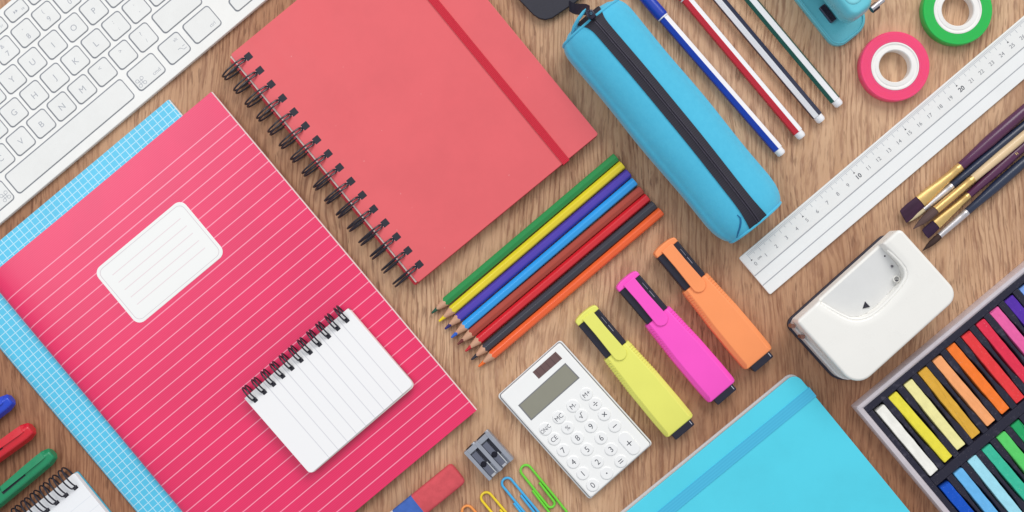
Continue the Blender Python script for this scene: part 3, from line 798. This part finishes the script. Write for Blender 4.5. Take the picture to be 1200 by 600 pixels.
# grey plate at the bottom of the cut-out
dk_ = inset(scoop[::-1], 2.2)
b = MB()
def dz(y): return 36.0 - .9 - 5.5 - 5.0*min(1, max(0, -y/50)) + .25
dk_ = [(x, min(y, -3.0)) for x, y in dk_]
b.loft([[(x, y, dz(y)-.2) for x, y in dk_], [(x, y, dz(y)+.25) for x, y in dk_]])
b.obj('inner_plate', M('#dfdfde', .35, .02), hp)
for (x, y) in ((5, -6), (5, -23)):
    b = MB(); b.lathe_z([(.1, 12.5), (2.6, 12.5), (2.6, 22), (.1, 22)], x-8.5, y, 16); b.obj('punch_pin', M('#a5786c', .25, metal=.8), hp)
for (px_, py_) in ((1035, 300), (1044, 312)):
    q = L(hp, px_, py_, 25); b = MB(); b.lathe_z([(.1, 20), (1.5, 20), (1.5, 28.2), (1.1, 28.8), (.1, 28.8)], q[0], q[1], 14); b.obj('pivot_pin', M('#77737a', .3, metal=.7), hp)
q = L(hp, 1051.5, 327, 30); b = MB(); b.lathe_z([(3.2, 20), (3.9, 20), (3.9, 29), (3.2, 29)], q[0], q[1], 20); b.obj('catch', cw, hp)
q = L(hp, 1053, 329.5, 31); b = MB(); b.lathe_z([(.1, 20), (1.1, 20), (1.1, 28), (.1, 28)], q[0], q[1], 10); b.obj('catch_pin', M('#3c3a48', .4), hp)
def hz(x, y):
    best = min(((g[0]-x)**2+(g[1]-y)**2, g[2]) for r in G for g in r); return best[1]
b = MB(); tri = [L(hp, *q, 25) for q in ((1010.5, 361.5), (1019, 359.5), (1013, 353))]
tri = [(q[0], q[1]) for q in tri]
zt_ = max(dz(q[1]) for q in tri)+.45
b.prism(tri if (tri[1][0]-tri[0][0])*(tri[2][1]-tri[0][1])-(tri[1][1]-tri[0][1])*(tri[2][0]-tri[0][0]) > 0 else tri[::-1], zt_-1.6, zt_)
b.obj('centre_arrow', M('#22212e', .6), hp)

# ------------------------------------------------------------------ pastels in their box
px = thing('pastel_box', 'silver rimmed black tray holding rows of soft pastels, in the lower right corner', 'box', 1003, 478, 39.9, 14)
FW, FH = 330, 262
met = M('#d8cfd5', .36, .04, 90, metal=.35)
b = MB(); o1 = rrect(0, -FH, FW, 0, 1.5, 2)
rr = [(o1, .2), (o1, 10.8), (inset(o1, .9), 12.0), (inset(o1, 4.6), 12.2), (inset(o1, 6.2), 11.6), (inset(o1, 7.2), 10.8), (inset(o1, 7.2), .4)]
b.loft([[(x, y, z) for x, y in p_] for p_, z in rr], False, False); b.obj('rim', met, px)
n = NT('dusty_black_tray')
d1 = n.ramp(n.noise(1300, 2, .6), .66, .74); d2 = n.ramp(n.noise(140, 3, .6, off=(4, 4, 1)), .55, .75)
col = n.mix(n.math('MULTIPLY', d2, .10), lin('#232234'), lin('#a9a2b4'))
col = n.mix(n.math('MULTIPLY', d1, .22), col, lin('#d8c8c0'))
n.link(col, n.b.inputs['Base Color']); n.b.inputs['Roughness'].default_value = .5; n.b.inputs['Specular IOR Level'].default_value = .35
dk = n.m
b = MB(); b.box(7.3, -FH+7.3, .3, FW-7.3, -7.3, 2.0); b.obj('tray_floor', dk, px)
X0, PW, PIT, RL1 = 15.3, 14.6, 22.15, 103.0
rows = [(-16.5, 13), (-134.0, 13)]
b = MB()
xe = X0 + 13*PIT - 4
TZ = 10.6
b.box(7.35, -15.6, 2.0, FW-7.4, -7.4, TZ, .8)
b.box(7.35, -FH+7.4, 2.0, X0-1.0, -15.7, TZ, .8)
b.box(xe, -FH+7.4, 2.0, FW-7.4, -15.7, TZ, .8)
b.box(X0-.9, -133.0, 2.0, xe-.1, -121.5, TZ, .8)
b.box(X0-.9, -FH+7.4, 2.0, xe-.1, -239, TZ, .8)
for (y0, n_) in rows:
    for i in range(n_-1):
        xc = X0 + PW + i*PIT + (PIT-PW)/2
        pts = []
        ya, yb = y0+.8, y0-104.8
        prof = [(0, 3.9), (.22, 3.9), (.34, 2.2), (.5, 1.7), (.66, 2.2), (.78, 3.9), (1, 3.9)]
        left = [(xc-w_, ya+(yb-ya)*f) for f, w_ in prof]; right = [(xc+w_, ya+(yb-ya)*f) for f, w_ in reversed(prof)]
        b.prism(left+right, 2.0, TZ-.05, .7, 2)
b.obj('slot_dividers', dk, px)
r1 = ['#f3f1ea', '#ede04a', '#f2eaa4', '#dfab42', '#faaa72', '#fa7f36', '#e84145', '#e23853', '#ea66a6', '#5a35a8', '#7fa5ea', '#3f63c8']
n1 = ['white', 'lemon yellow', 'pale yellow', 'ochre', 'peach', 'orange', 'red', 'crimson', 'pink', 'purple', 'light periwinkle', 'cobalt']
r2 = ['#1d56c4', '#6db8ee', '#a3e0f2', '#3fbd9c', '#5ed06c', '#2aa566', '#8a5a7a']
n2 = ['deep blue', 'mid blue', 'pale ice blue', 'teal', 'light green', 'emerald green', 'mauve']
def pastel(c, nm, i, y0, where, dy, tilt):
    # local frame of the box, resolved to the desk so that every stick is a thing of its own
    x = X0 + PW/2 + i*PIT; y = y0 - RL1/2 + dy
    a = px.rotation_euler.z; Kb = S*(H-.014)/H
    loc_ = (px.location.x + Kb*(x*math.cos(a)-y*math.sin(a)), px.location.y + Kb*(x*math.sin(a)+y*math.cos(a)), .0021)
    tl_ = (nm + ' soft pastel stick, ' + where, 'pastel', 'soft pastel sticks in the box')
    n = NT('chalk_' + nm.replace(' ', '_')); cc = lin(c)
    col = n.mix(n.ramp(n.noise(260, 5, .7, (1, .5, 1), off=(i, y0, 0)), .3, .72), tuple(q*.92 for q in cc[:3])+(1,), tuple(min(1, q*1.05) for q in cc[:3])+(1,))
    col = n.mix(n.math('MULTIPLY', n.ramp(n.noise(900, 3, .7, off=(i, 0, 2)), .62, .74), .3), col, (.85, .84, .8, 1))
    n.link(col, n.b.inputs['Base Color']); n.b.inputs['Roughness'].default_value = .9; n.b.inputs['Specular IOR Level'].default_value = .15
    n.bump(n.noise(1100, 4, .7), .00015, .8)
    hw_ = random.uniform(6.1, 6.5); hl = RL1/2-1.2 + random.uniform(-.8, .3)
    poly = rrect(-hw_, -hl, hw_, hl, 1.1, 3)
    ny_ = 10; L_ = [q for q in poly]
    poly = []
    for k_ in range(len(L_)):
        p0, p1 = L_[k_], L_[(k_+1) % len(L_)]; m_ = max(1, int(math.hypot(p1[0]-p0[0], p1[1]-p0[1])/7))
        poly += [(p0[0]+(p1[0]-p0[0])*j/m_, p0[1]+(p1[1]-p0[1])*j/m_) for j in range(m_)]
    poly = [(x_+random.uniform(-.22, .22), y_+random.uniform(-.3, .3)) for x_, y_ in poly]
    b = MB(); b.prism(poly, .1, 8.2+random.uniform(-.4, .5), .7, 2, bot=.5)
    o = b.obj('pastel_stick', n.m); o.location = loc_; o.rotation_euler = (0, 0, a+math.radians(tilt)); tag(o, *tl_)
    return o
K = S*(H-.014)/H
for i, c in enumerate(r1):
    w_ = ('first in the row' if i == 0 else 'lying between the %s and the %s stick' % (n1[i-1], n1[i+1]) if i < len(r1)-1 else 'beside the light periwinkle stick')
    pastel(c, n1[i], i, rows[0][0], w_, [-1.6, 0, .5, .2, 0, .4, -.5, .3, .6, .2, 0, 0][i], [0, 1.1, -.5, -.8, .3, .2, -.4, -.6, .4, .6, .2, 0][i])
for i, c in enumerate(r2):
    w_ = ('first in the cut off row' if i == 0 else 'lying between the %s and the %s stick' % (n2[i-1], n2[i+1]) if i < len(r2)-1 else 'beside the emerald green stick')
    pastel(c, n2[i], i, rows[1][0], w_, [-2.5, 0, 1.2, 0, .4, .3, .2][i], [0, -.6, -1.0, .3, -.3, .2, 0][i])

# ------------------------------------------------------------------ turquoise notebook, bottom
tb = thing('hardcover_notebook', 'turquoise hardcover notebook with a matching elastic band, cut off by the bottom edge', 'notebook', 932, 436, -50.6, 9)
# x runs down-right along the outer edge, y up-right
tcov = card('turquoise_card', '#4fcfe6', .48, 1200)
W2, H2 = 330, 350    # along x, along -y
# frame: corner at origin, cover spans x 0..W2, y -H2..0
b = MB(); b.prism(rrect(1.0, -H2, W2, 0, 8, 6, (3, 3, 3, 11)), 7.4, 9.2, .9, 3); b.obj('front_cover', tcov, tb)
b = MB(); b.prism(rrect(1.6, -H2+4, W2-4, -3, 7, 5, (3, 3, 3, 9)), 2.0, 7.3); b.obj('page_block', M('#d5d2d0', .85, .06, 300, stretch=(1, 1, 30)), tb)
b = MB(); b.prism(rrect(-.6, -H2, W2, 0, 8, 6, (3, 3, 3, 11)), .2, 1.9, .6, 2); b.obj('back_cover', M('#c9c6c8', .5, .03), tb)
n = NT('ribbed_turquoise_elastic'); s_ = n.math('SINE', n.math('MULTIPLY', n.x, 2*math.pi/(3.2*K)))
n.link(n.mix(n.math('MULTIPLY', n.math('ADD', s_, 1), .5), lin('#42b0d7'), lin('#48b8dd')), n.b.inputs['Base Color'])
n.b.inputs['Roughness'].default_value = .75; n.bump(s_, .0001, .15)
q0 = L(tb, 783, 600, 9); q1 = L(tb, 945, 463, 9)
b = MB(); xa, xbb = q0[0], q1[0]
xm = (xa+xbb)/2; hw = 6.8
b.loft([[(xm-hw, y, z), (xm+hw, y, z), (xm+hw, y2, z2), (xm-hw, y2, z2)] for (y, z, y2, z2) in
        ((-H2+5, .1, -H2+5, .18), (-H2-1.2, .1, -H2-.3, .18), (-H2-1.2, 9.75, -H2-.3, 9.22), (1.2, 9.75, .3, 9.22), (1.2, .1, .3, .18), (-5, .1, -5, .18))])
b.obj('elastic_band', n.m, tb)

# ------------------------------------------------------------------ calculator
ca = thing('calculator', 'small white pocket calculator with round keys and a blank grey display', 'calculator', 584, 464, 41.7, 8)
cwh = M('#ececeb', .4, .015, 40, spec=.45)
b = MB(); b.prism(rrect(1.2, -161.5, 95.5, -1, 3, 4), 2.2, 8, 1.0, 3); b.obj('face', cwh, ca)
b = MB(); b.prism(rrect(-1.6, -163.0, 98.2, .6, 4, 4), .2, 5.2, .6, 2, bot=.6); b.obj('back_shell', M('#e2e2e2', .4, .02), ca)
b = MB(); b.prism(rrect(.2, -162.4, 96.5, -.1, 3.4, 4), 5.0, 5.35); b.obj('seam', M('#6f7178', .6), ca)
b = MB(); b.prism(rrect(2.4, -160.3, 94.3, -2.2, 2.5, 4), 5.0, 8.25, .5, 2); b.obj('face_plate', M('#f0f0ef', .42, .015, 40), ca)
def quad(pts, z): return [(lambda q: (q[0], q[1]))(L(ca, *q_, z)) for q_ in pts]
def ccw(p_): return p_ if sum(p_[i-1][0]*p_[i][1]-p_[i][0]*p_[i-1][1] for i in range(len(p_))) > 0 else p_[::-1]
b = MB(); b.prism(ccw(quad([(624, 436), (651, 412), (659, 420), (631.5, 444)], 8)), 8.2, 8.45, .3, 1)
n = NT('solar_cell'); n.link(n.mix(n.stripes(n.x, 7.5*K, .5*K, 0), lin('#6a5150'), lin('#4a383b')), n.b.inputs['Base Color']); n.b.inputs['Roughness'].default_value = .3
b.obj('solar_panel', n.m, ca)
b = MB(); b.prism(ccw(quad([(607, 475), (662.5, 425), (679.5, 442.8), (622.5, 493)], 8)), 8.2, 8.4, .3, 1); b.obj('display_frame', M('#77777a', .4), ca)
b = MB(); b.prism(ccw(quad([(609, 475), (662.3, 427), (677.5, 442.8), (622.8, 491)], 8)), 8.3, 8.48, .2, 1); b.obj('display', M('#8d8b7d', .22, .03, 60, spec=.6), ca)
CK = {'M+': (335, 205), '÷': (365, 238), '×': (395, 273), '−': (430, 312), '+': (478, 370), 'M-': (290, 245), '√': (318, 277), '9': (350, 313), '6': (384, 352), '3': (417, 390), '=': (450, 430),
      'MC': (243, 283), '%': (272, 318), '8': (305, 352), '5': (337, 390), '2': (372, 432), '.': (403, 470), 'ON/C': (198, 322), 'CE': (227, 355), '7': (257, 393), '4': (291, 433), '1': (323, 471), '0': (356, 510)}
ckm = M('#efefef', .35, .015, 40, spec=.5); clm = M('#494b55', .6, .03)
for t_, (cx, cy) in CK.items():
    q = L(ca, 570+cx/2.857, 390+cy/2.857, 9); x, y = q[0], q[1]
    poly = rrect(x-7.7, y-15.5, x+7.7, y+15.5, 7.6, 9) if t_ == '+' else circle(x, y, 7.6 if True else 7, 32)
    b = MB(); b.prism(poly, 8.1, 9.0, 1.3, 4, bevz=.5); ko = b.obj('key', ckm, ca)
    g = MB(); z = 9.04
    if t_ in '÷×−+=√.':
        bx = lambda x0, y0, x1, y1: g.box(x+x0, y+y0, z, x+x1, y+y1, z+.01)
        if t_ == '−': bx(-3, -.5, 3, .5)
        elif t_ == '+': bx(-3.6, -.5, 3.6, .5); g.box(x-.5, y-3.6, z+.002, x+.5, y+3.6, z+.013)
        elif t_ == '=': bx(-2.8, .9, 2.8, 1.8); bx(-2.8, -1.8, 2.8, -.9)
        elif t_ == '÷': bx(-3, -.45, 3, .45); bx(-.7, 1.5, .7, 2.9); bx(-.7, -2.9, .7, -1.5)
        elif t_ == '×':
            g.prism([(x-2.5, y-1.8), (x-1.8, y-2.5), (x+2.5, y+1.8), (x+1.8, y+2.5)], z, z+.01); g.prism([(x+1.8, y-2.5), (x+2.5, y-1.8), (x-1.8, y+2.5), (x-2.5, y+1.8)], z+.002, z+.013)
        elif t_ == '.': bx(-.8, -.8, .8, .8)
        else: g.tube([(x-3.2, y-.2, z), (x-2.2, y+.3, z), (x-.8, y-3, z), (x+.8, y+3, z), (x+3.2, y+3, z)], .28, 5)
        g.obj('legend', clm, ko)
    else:
        g.text(t_, x, y, z, 7.2 if t_.isdigit() else (5.0 if t_ == 'ON/C' else 5.6), bold=0, sx=.95 if len(t_) < 4 else .78); printed(g, 'legend', clm, ko)

# ------------------------------------------------------------------ highlighters
HL = [('yellow', '#e6e56e', (684.3, 365.2), -50.1, 'yellow highlighter pen lying beside the calculator'), ('pink', '#f955c6', (732.3, 325.3), -49.5, 'hot pink highlighter pen between the yellow and the orange one'),
      ('orange', '#fb985f', (777, 285.5), -50.1, 'orange highlighter pen below the blue pencil case')]
capm = M('#201f30', .35, .05, spec=.5)
for nm, c, pos, ang, lab in HL:
    t = thing('highlighter', lab, 'highlighter', pos[0], pos[1], ang, 14, 0, 'highlighter pens in a row')
    cm = M(c, .4, .02, 40, spec=.4)
    b = MB(); b.prism(rrect(5, -15.6, 60, 15.6, 2, 3), 2, 12.6, 1.5, 3, bot=1.2); cp = b.obj('cap', capm, t)
    tp_ = [(9, -15.6), (9, 15.6), (5, 15.8)] + [(4.5-4.2*math.cos(a_), 16.0*math.copysign(abs(math.sin(a_))**.8, math.sin(a_))) for a_ in [math.radians(q) for q in (66, 44, 22, 0, -22, -44, -66)]] + [(5, -15.8)]
    b = MB(); b.prism(ccw(tp_), 1.8, 13.8, 1.4, 3, bot=1.0); b.obj('cap_top', cm, cp)
    cl = [(6, -7.2), (30, -6.9), (64, -7.7)] + [(64+8.3*math.sin(a_)*1.0, .6-8.6*math.cos(a_)) for a_ in [math.radians(q) for q in (20, 50, 75, 90, 105, 130, 160)]] + [(64, 8.9), (30, 8.0), (6, 8.2)]
    b = MB(); b.prism(ccw(cl), 12.0, 15.4, .7, 2); b.obj('clip', cm, cp)
    b = MB(); b.box(18, 11.6, 12.62, 28, 12.1, 12.66); b.box(30.5, 11.5, 12.62, 40, 12.3, 12.66); b.obj('print_mark', M('#8b8c9a', .5), cp)
    def ring(x, hw_, z0_, z1_, bv):
        pr = rrect(-hw_, 0, hw_, z1_-z0_, bv, 3); return [(x, y, z0_+zz) for y, zz in pr]
    mmk = 1
    # body: rounded box whose width swells behind the grip
    b = MB(); rg = []
    for x, hw_, z1_ in ((59.5, 16.8, 12.4), (60.2, 17.6, 13.6), (64, 17.9, 13.9), (90, 18.8, 14.2), (112, 19.9, 14.4), (150, 20.3, 14.4), (172, 20.0, 14.2), (176, 19.5, 13.6), (177, 18.0, 12.6)):
        ch = 5.2*min(1, max(.35, (178-x)/6)); zs_ = .3
        half = [(hw_-ch, z1_), (hw_-.6, z1_-2.6), (hw_, z1_-4.0), (hw_, 3.2), (hw_-1.5, zs_)]
        half = [(yy*1.05, zz) for yy, zz in half]
        rg.append([(x, yy, zz) for yy, zz in half] + [(x, -yy, zz) for yy, zz in reversed(half)])
    b.loft(rg); bo = b.obj('body', cm, t, sharp=28)
    md = bo.modifiers.new('edge', 'BEVEL'); md.width = .0005; md.segments = 2; md.limit_method = 'ANGLE'; md.angle_limit = math.radians(25)
    b = MB()
    for sg in (-1, 1):
        for k in range(13):
            x = 66+k*3.6; hw_ = 18.6+min(1, (x-60)/50)*2.2
            b.tube([(x, sg*(hw_-4.6), 13.6), (x, sg*(hw_-.8), 11.3), (x, sg*(hw_-.15), 9.6), (x, sg*(hw_-.15), 5)], .42, 6)
    b.obj('grip_ribs', cm, t)
    b = MB(); b.prism(rrect(176, -14.0, 185.5, 15, 1.5, 3), 2, 12.2, 1.0, 3, bot=.8); b.obj('end_plug', capm, t)
    b = MB(); b.box(178, 12.2, 12.21, 183, 12.9, 12.24); b.obj('plug_mark', M('#c9cad6', .5), t)

# ------------------------------------------------------------------ sharpener
sp = thing('pencil_sharpener', 'grey metal double pencil sharpener with two blades, above the paper clips', 'sharpener', 543.5, 531, 42.2, 11)
alu = M('#a9adb8', .38, .06, 90, metal=.55)
b = MB()
b.box(0, -44.6, .2, 38.6, 0, 6.4); b.box(0, -44.4, 6.4, 4.2, -.1, 11, .4); b.box(16.4, -44.4, 6.4, 21.2, -.1, 11, .4); b.box(33.4, -44.4, 6.4, 38.5, -.1, 11, .4)
b.box(4.2, -6.2, 6.4, 16.4, -.1, 10.95, .3); b.box(21.2, -6.2, 6.4, 33.4, -.1, 10.95, .3)
b.obj('body', alu, sp)
for x in (4.6, 21.6):
    b = MB(); b.base = Matrix.Identity(4)
    b.prism([(x, -41), (x+7.2, -41), (x+7.2, -8), (x, -8)], 7.8, 9.4, .3, 1); bl = b.obj('blade', M('#7d8090', .28, .1, 200, metal=.7, stretch=(1, .1, 1)), sp)
    b = MB(); b.lathe_z([(.05, 9.4), (3.6, 9.4), (3.6, 10.0), (2.9, 10.5), (.05, 10.6)], x+3.6, -25.5, 20); b.obj('screw', M('#23222e', .35, metal=.6), bl)
    b = MB(); b.prism([(x+7.6, -30), (x+11.4, -30), (x+11.4, -6.6), (x+7.6, -6.6)], 6.5, 7.0); b.obj('shaving_slot', M('#3d3e4b', .6), sp)
    b = MB(); b.loft([[(x+7.5, -42.5, 7), (x+7.5, -42.5, 9.9), (x+8.9, -42.5, 9.9), (x+8.9, -42.5, 7)], [(x+7.5, -26, 7), (x+7.5, -26, 9.2), (x+8.7, -26, 9.2), (x+8.7, -26, 7)]]); b.obj('blade_edge', M('#e4e6ea', .2, metal=.8), bl)
    b = MB(); b.prism(rrect(x+1, -44, x+7, -39.5, 1, 3), 6.6, 9.0, .6, 2); b.obj('guide_lip', M('#d8dae0', .25, metal=.7), sp)
    b = MB(); b.tube([(x+5.6, .1, 5.6), (x+5.6, .5, 5.6)], 4.2, 20); b.obj('pencil_hole', M('#1e1d27', .7), sp)
for x in (15, 36):
    b = MB(); b.tube([(x, 0, 7), (x, 1.6, 7)], 2.0, 12); b.obj('stud', M('#c8cad0', .3, metal=.7), sp)

# ------------------------------------------------------------------ eraser
er = thing('eraser', 'worn pink and blue eraser with a white end, beside the sharpener', 'eraser', 535.5, 556, 39.0, 11)
hw = 14.2
def er_ring(x, f=1.0, h=1.0): return [(x, hw*f*math.copysign(abs(math.cos(t_))**(2/5), math.cos(t_)), 5.6+5.3*h*math.copysign(abs(math.sin(t_))**(2/5), math.sin(t_))) for t_ in [2*math.pi*k/36 for k in range(36)]]
b = MB(); b.loft([er_ring(-58), er_ring(-20), er_ring(-4), er_ring(-1, .97, .95), er_ring(1, .88, .85), er_ring(1.8, .7, .7)], False)
b.obj('pink_end', M('#d0545c', .85, .10, 120, bump=.00025, bscale=500, spec=.25), er, sharp=60)
b = MB(); b.loft([er_ring(-86.5), er_ring(-58.0)], False, False); b.obj('blue_part', M('#4467b4', .85, .10, 120, bump=.0002, bscale=500, spec=.25), er, sharp=60)
b = MB(); b.loft([er_ring(-122), er_ring(-86.5)], True, False); b.obj('white_part', M('#e6e4e4', .85, .05, 120, bump=.0002), er, sharp=60)

# ------------------------------------------------------------------ paper clips
CL = [('orange', '#f39a4d', (543.5, 594.5), -48, 'orange coated paper clip, leftmost and almost cut off by the bottom edge'), ('yellow', '#efd22c', (566, 578.5), -50, 'yellow coated paper clip between the orange and the blue one'),
      ('blue', '#45aee4', (590.5, 561.5), -50.5, 'sky blue coated paper clip between the yellow and the green one'), ('green', '#6fd33a', (612.5, 546.5), -51.0, 'bright green coated paper clip nearest the calculator')]
clip0 = None
def arc(cx, cy, r, a0, a1, z, n=12): return [(cx+r*math.cos(math.radians(a0+(a1-a0)*k/n)), cy+r*math.sin(math.radians(a0+(a1-a0)*k/n)), z) for k in range(n+1)]
for nm, c, pos, ang, lab in CL:
    t = thing('paper_clip', lab, 'paper clip', pos[0], pos[1], ang, 1.5, 0, 'coloured paper clips in a row')
    R1, z = 6.3, 1.1
    # start at the inner free end, inner bend, left leg, top bend, right leg, big bend, outer free end
    w1 = [(27, 3.2, z+.2), (40, 2.9, z+.3), (53, 2.6, z+.3)] + arc(54.5, -1.9, 4.5, 90, -90, z+.2) + [(48, -6.3, z+.1), (30, -6.4, z)] + arc(6.3, 0, 6.3, -90, -270, z, 16)[0:] + [(30, 6.5, z), (52, 6.8, z), (66, 6.5, z)] + arc(72, -1.6, 8.3, 90, -90, z+.1, 14) + [(60, -9.7, z+.2), (44, -9.4, z+.2), (29, -8.9, z+.1)]
    b = MB(); b.tube(w1, .95, 10)
    o = b.obj('paper_clip', M(c, .35, .03, 100, spec=.5), None)
    # a clip is one wire: it is a single mesh
    o.location = t.location; o.rotation_euler = t.rotation_euler
    tag(o, lab, 'paper clip', 'coloured paper clips in a row')
    bpy.data.objects.remove(t); o.name = 'paper_clip'

# ------------------------------------------------------------------ capped pens, left edge
MK = [('blue', '#1f45c4', (10.5, 468.5), 37, 10.2, 'blue pen cap poking in at the left edge above the red pen'), ('red', '#d02030', (35, 502.5), 36, 10.8, 'red capped marker pen between the blue and the green pen'),
      ('green', '#17875a', (59.5, 532), 40.0, 10.4, 'green capped marker pen above the small spiral pad')]
for nm, c, pos, ang, R_, lab in MK:
    t = thing('marker_pen', lab, 'marker', pos[0], pos[1], ang, 12, 0, 'capped marker pens at the left edge')
    cm = M(c, .3, .03, 50, spec=.5, coat=.2); mmk = K*1000; cz = R_*mmk*1.0+.2
    def hexring(x, r):
        return [(x, r*1.06*math.cos(math.radians(60*k+8)), cz+r*1.06*mmk*math.sin(math.radians(60*k+8))) for k in range(6)]
    b = MB(); b.loft([hexring(-92, R_*.96), hexring(-40, R_), hexring(-9, R_), hexring(0, R_*.74)]); cp = b.obj('cap', cm, t, sharp=25)
    md = cp.modifiers.new('edge', 'BEVEL'); md.width = .0011; md.segments = 3; md.limit_method = 'ANGLE'; md.angle_limit = math.radians(20)
    yo = R_*.30
    b = MB(); b.loft([[(x, yo+a_, z_), (x, yo+R_*.62+e_, z_-2.0), (x, yo+R_*.62+e_, z_-3.4), (x, yo+a_, z_-1.6)] for x, a_, e_, z_ in ((-70, -1.0, -1.0, cz+R_*mmk+1.3), (-35, -2.0, 0, cz+R_*mmk+1.2), (-14, -2.4, 0, cz+R_*mmk+1.0), (-8, -2.2, -.4, cz+R_*mmk+.5), (-5, -2, -1.5, cz+R_*mmk*.75))]); b.obj('clip', cm, cp)
    b = MB(); b.box(-72, yo-3.6, cz+R_*mmk*.78, -38, yo-.4, cz+R_*mmk*.985); b.obj('clip_slot', M('#1a1f2b', .7), cp)
    b = MB(); b.lathe_x([(-104, R_*.80), (-101, R_*.88), (-92.5, R_*.88)], 0, cz, 28); b.obj('ring', M('#b9bcc2', .25, metal=.85), t)
    b = MB(); b.lathe_x([(-215, R_*.4), (-212, R_*.8), (-103.5, R_*.84)], 0, cz, 28); b.obj('barrel', M('#d9d8da', .4), t)

# ------------------------------------------------------------------ small spiral pad, lower left corner
lp = thing('spiral_pad', 'white page spiral pad with a teal back cover in the lower left corner', 'notepad', 86.5, 554.5, 39.0, 8)
b = MB(); b.prism(rrect(-190, -150, 0, 0, 2.5, 3), 1.6, 7.6, .4, 1); b.obj('page_block', page_lines('faint_ruled_paper', 'y', 14*K, .7*K, -33*K, '#d5dbe4', -300*K, -20*K, .6, '#eeeff2'), lp)
b = MB(); b.prism(rrect(-190, -150, 1.0, .6, 3, 3), .2, 1.5, .4, 1); b.obj('back_cover', M('#3fa3bd', .5, .03), lp)
xs = [-9.5 - 14.1*i for i in range(12)]
b = MB()
for x in xs: b.prism(rrect(x-3.0, -16.6, x+3.0, -12.2, .5, 2), 7.61, 7.68)
b.obj('punched_hole', M(BLACK, .6), lp)
binding(lp, xs, lambda d, s: (s, d), -1.0, 14.2, 7.0, 6.8, 5.6, .62, 158, -150, wiremat=wire_black)
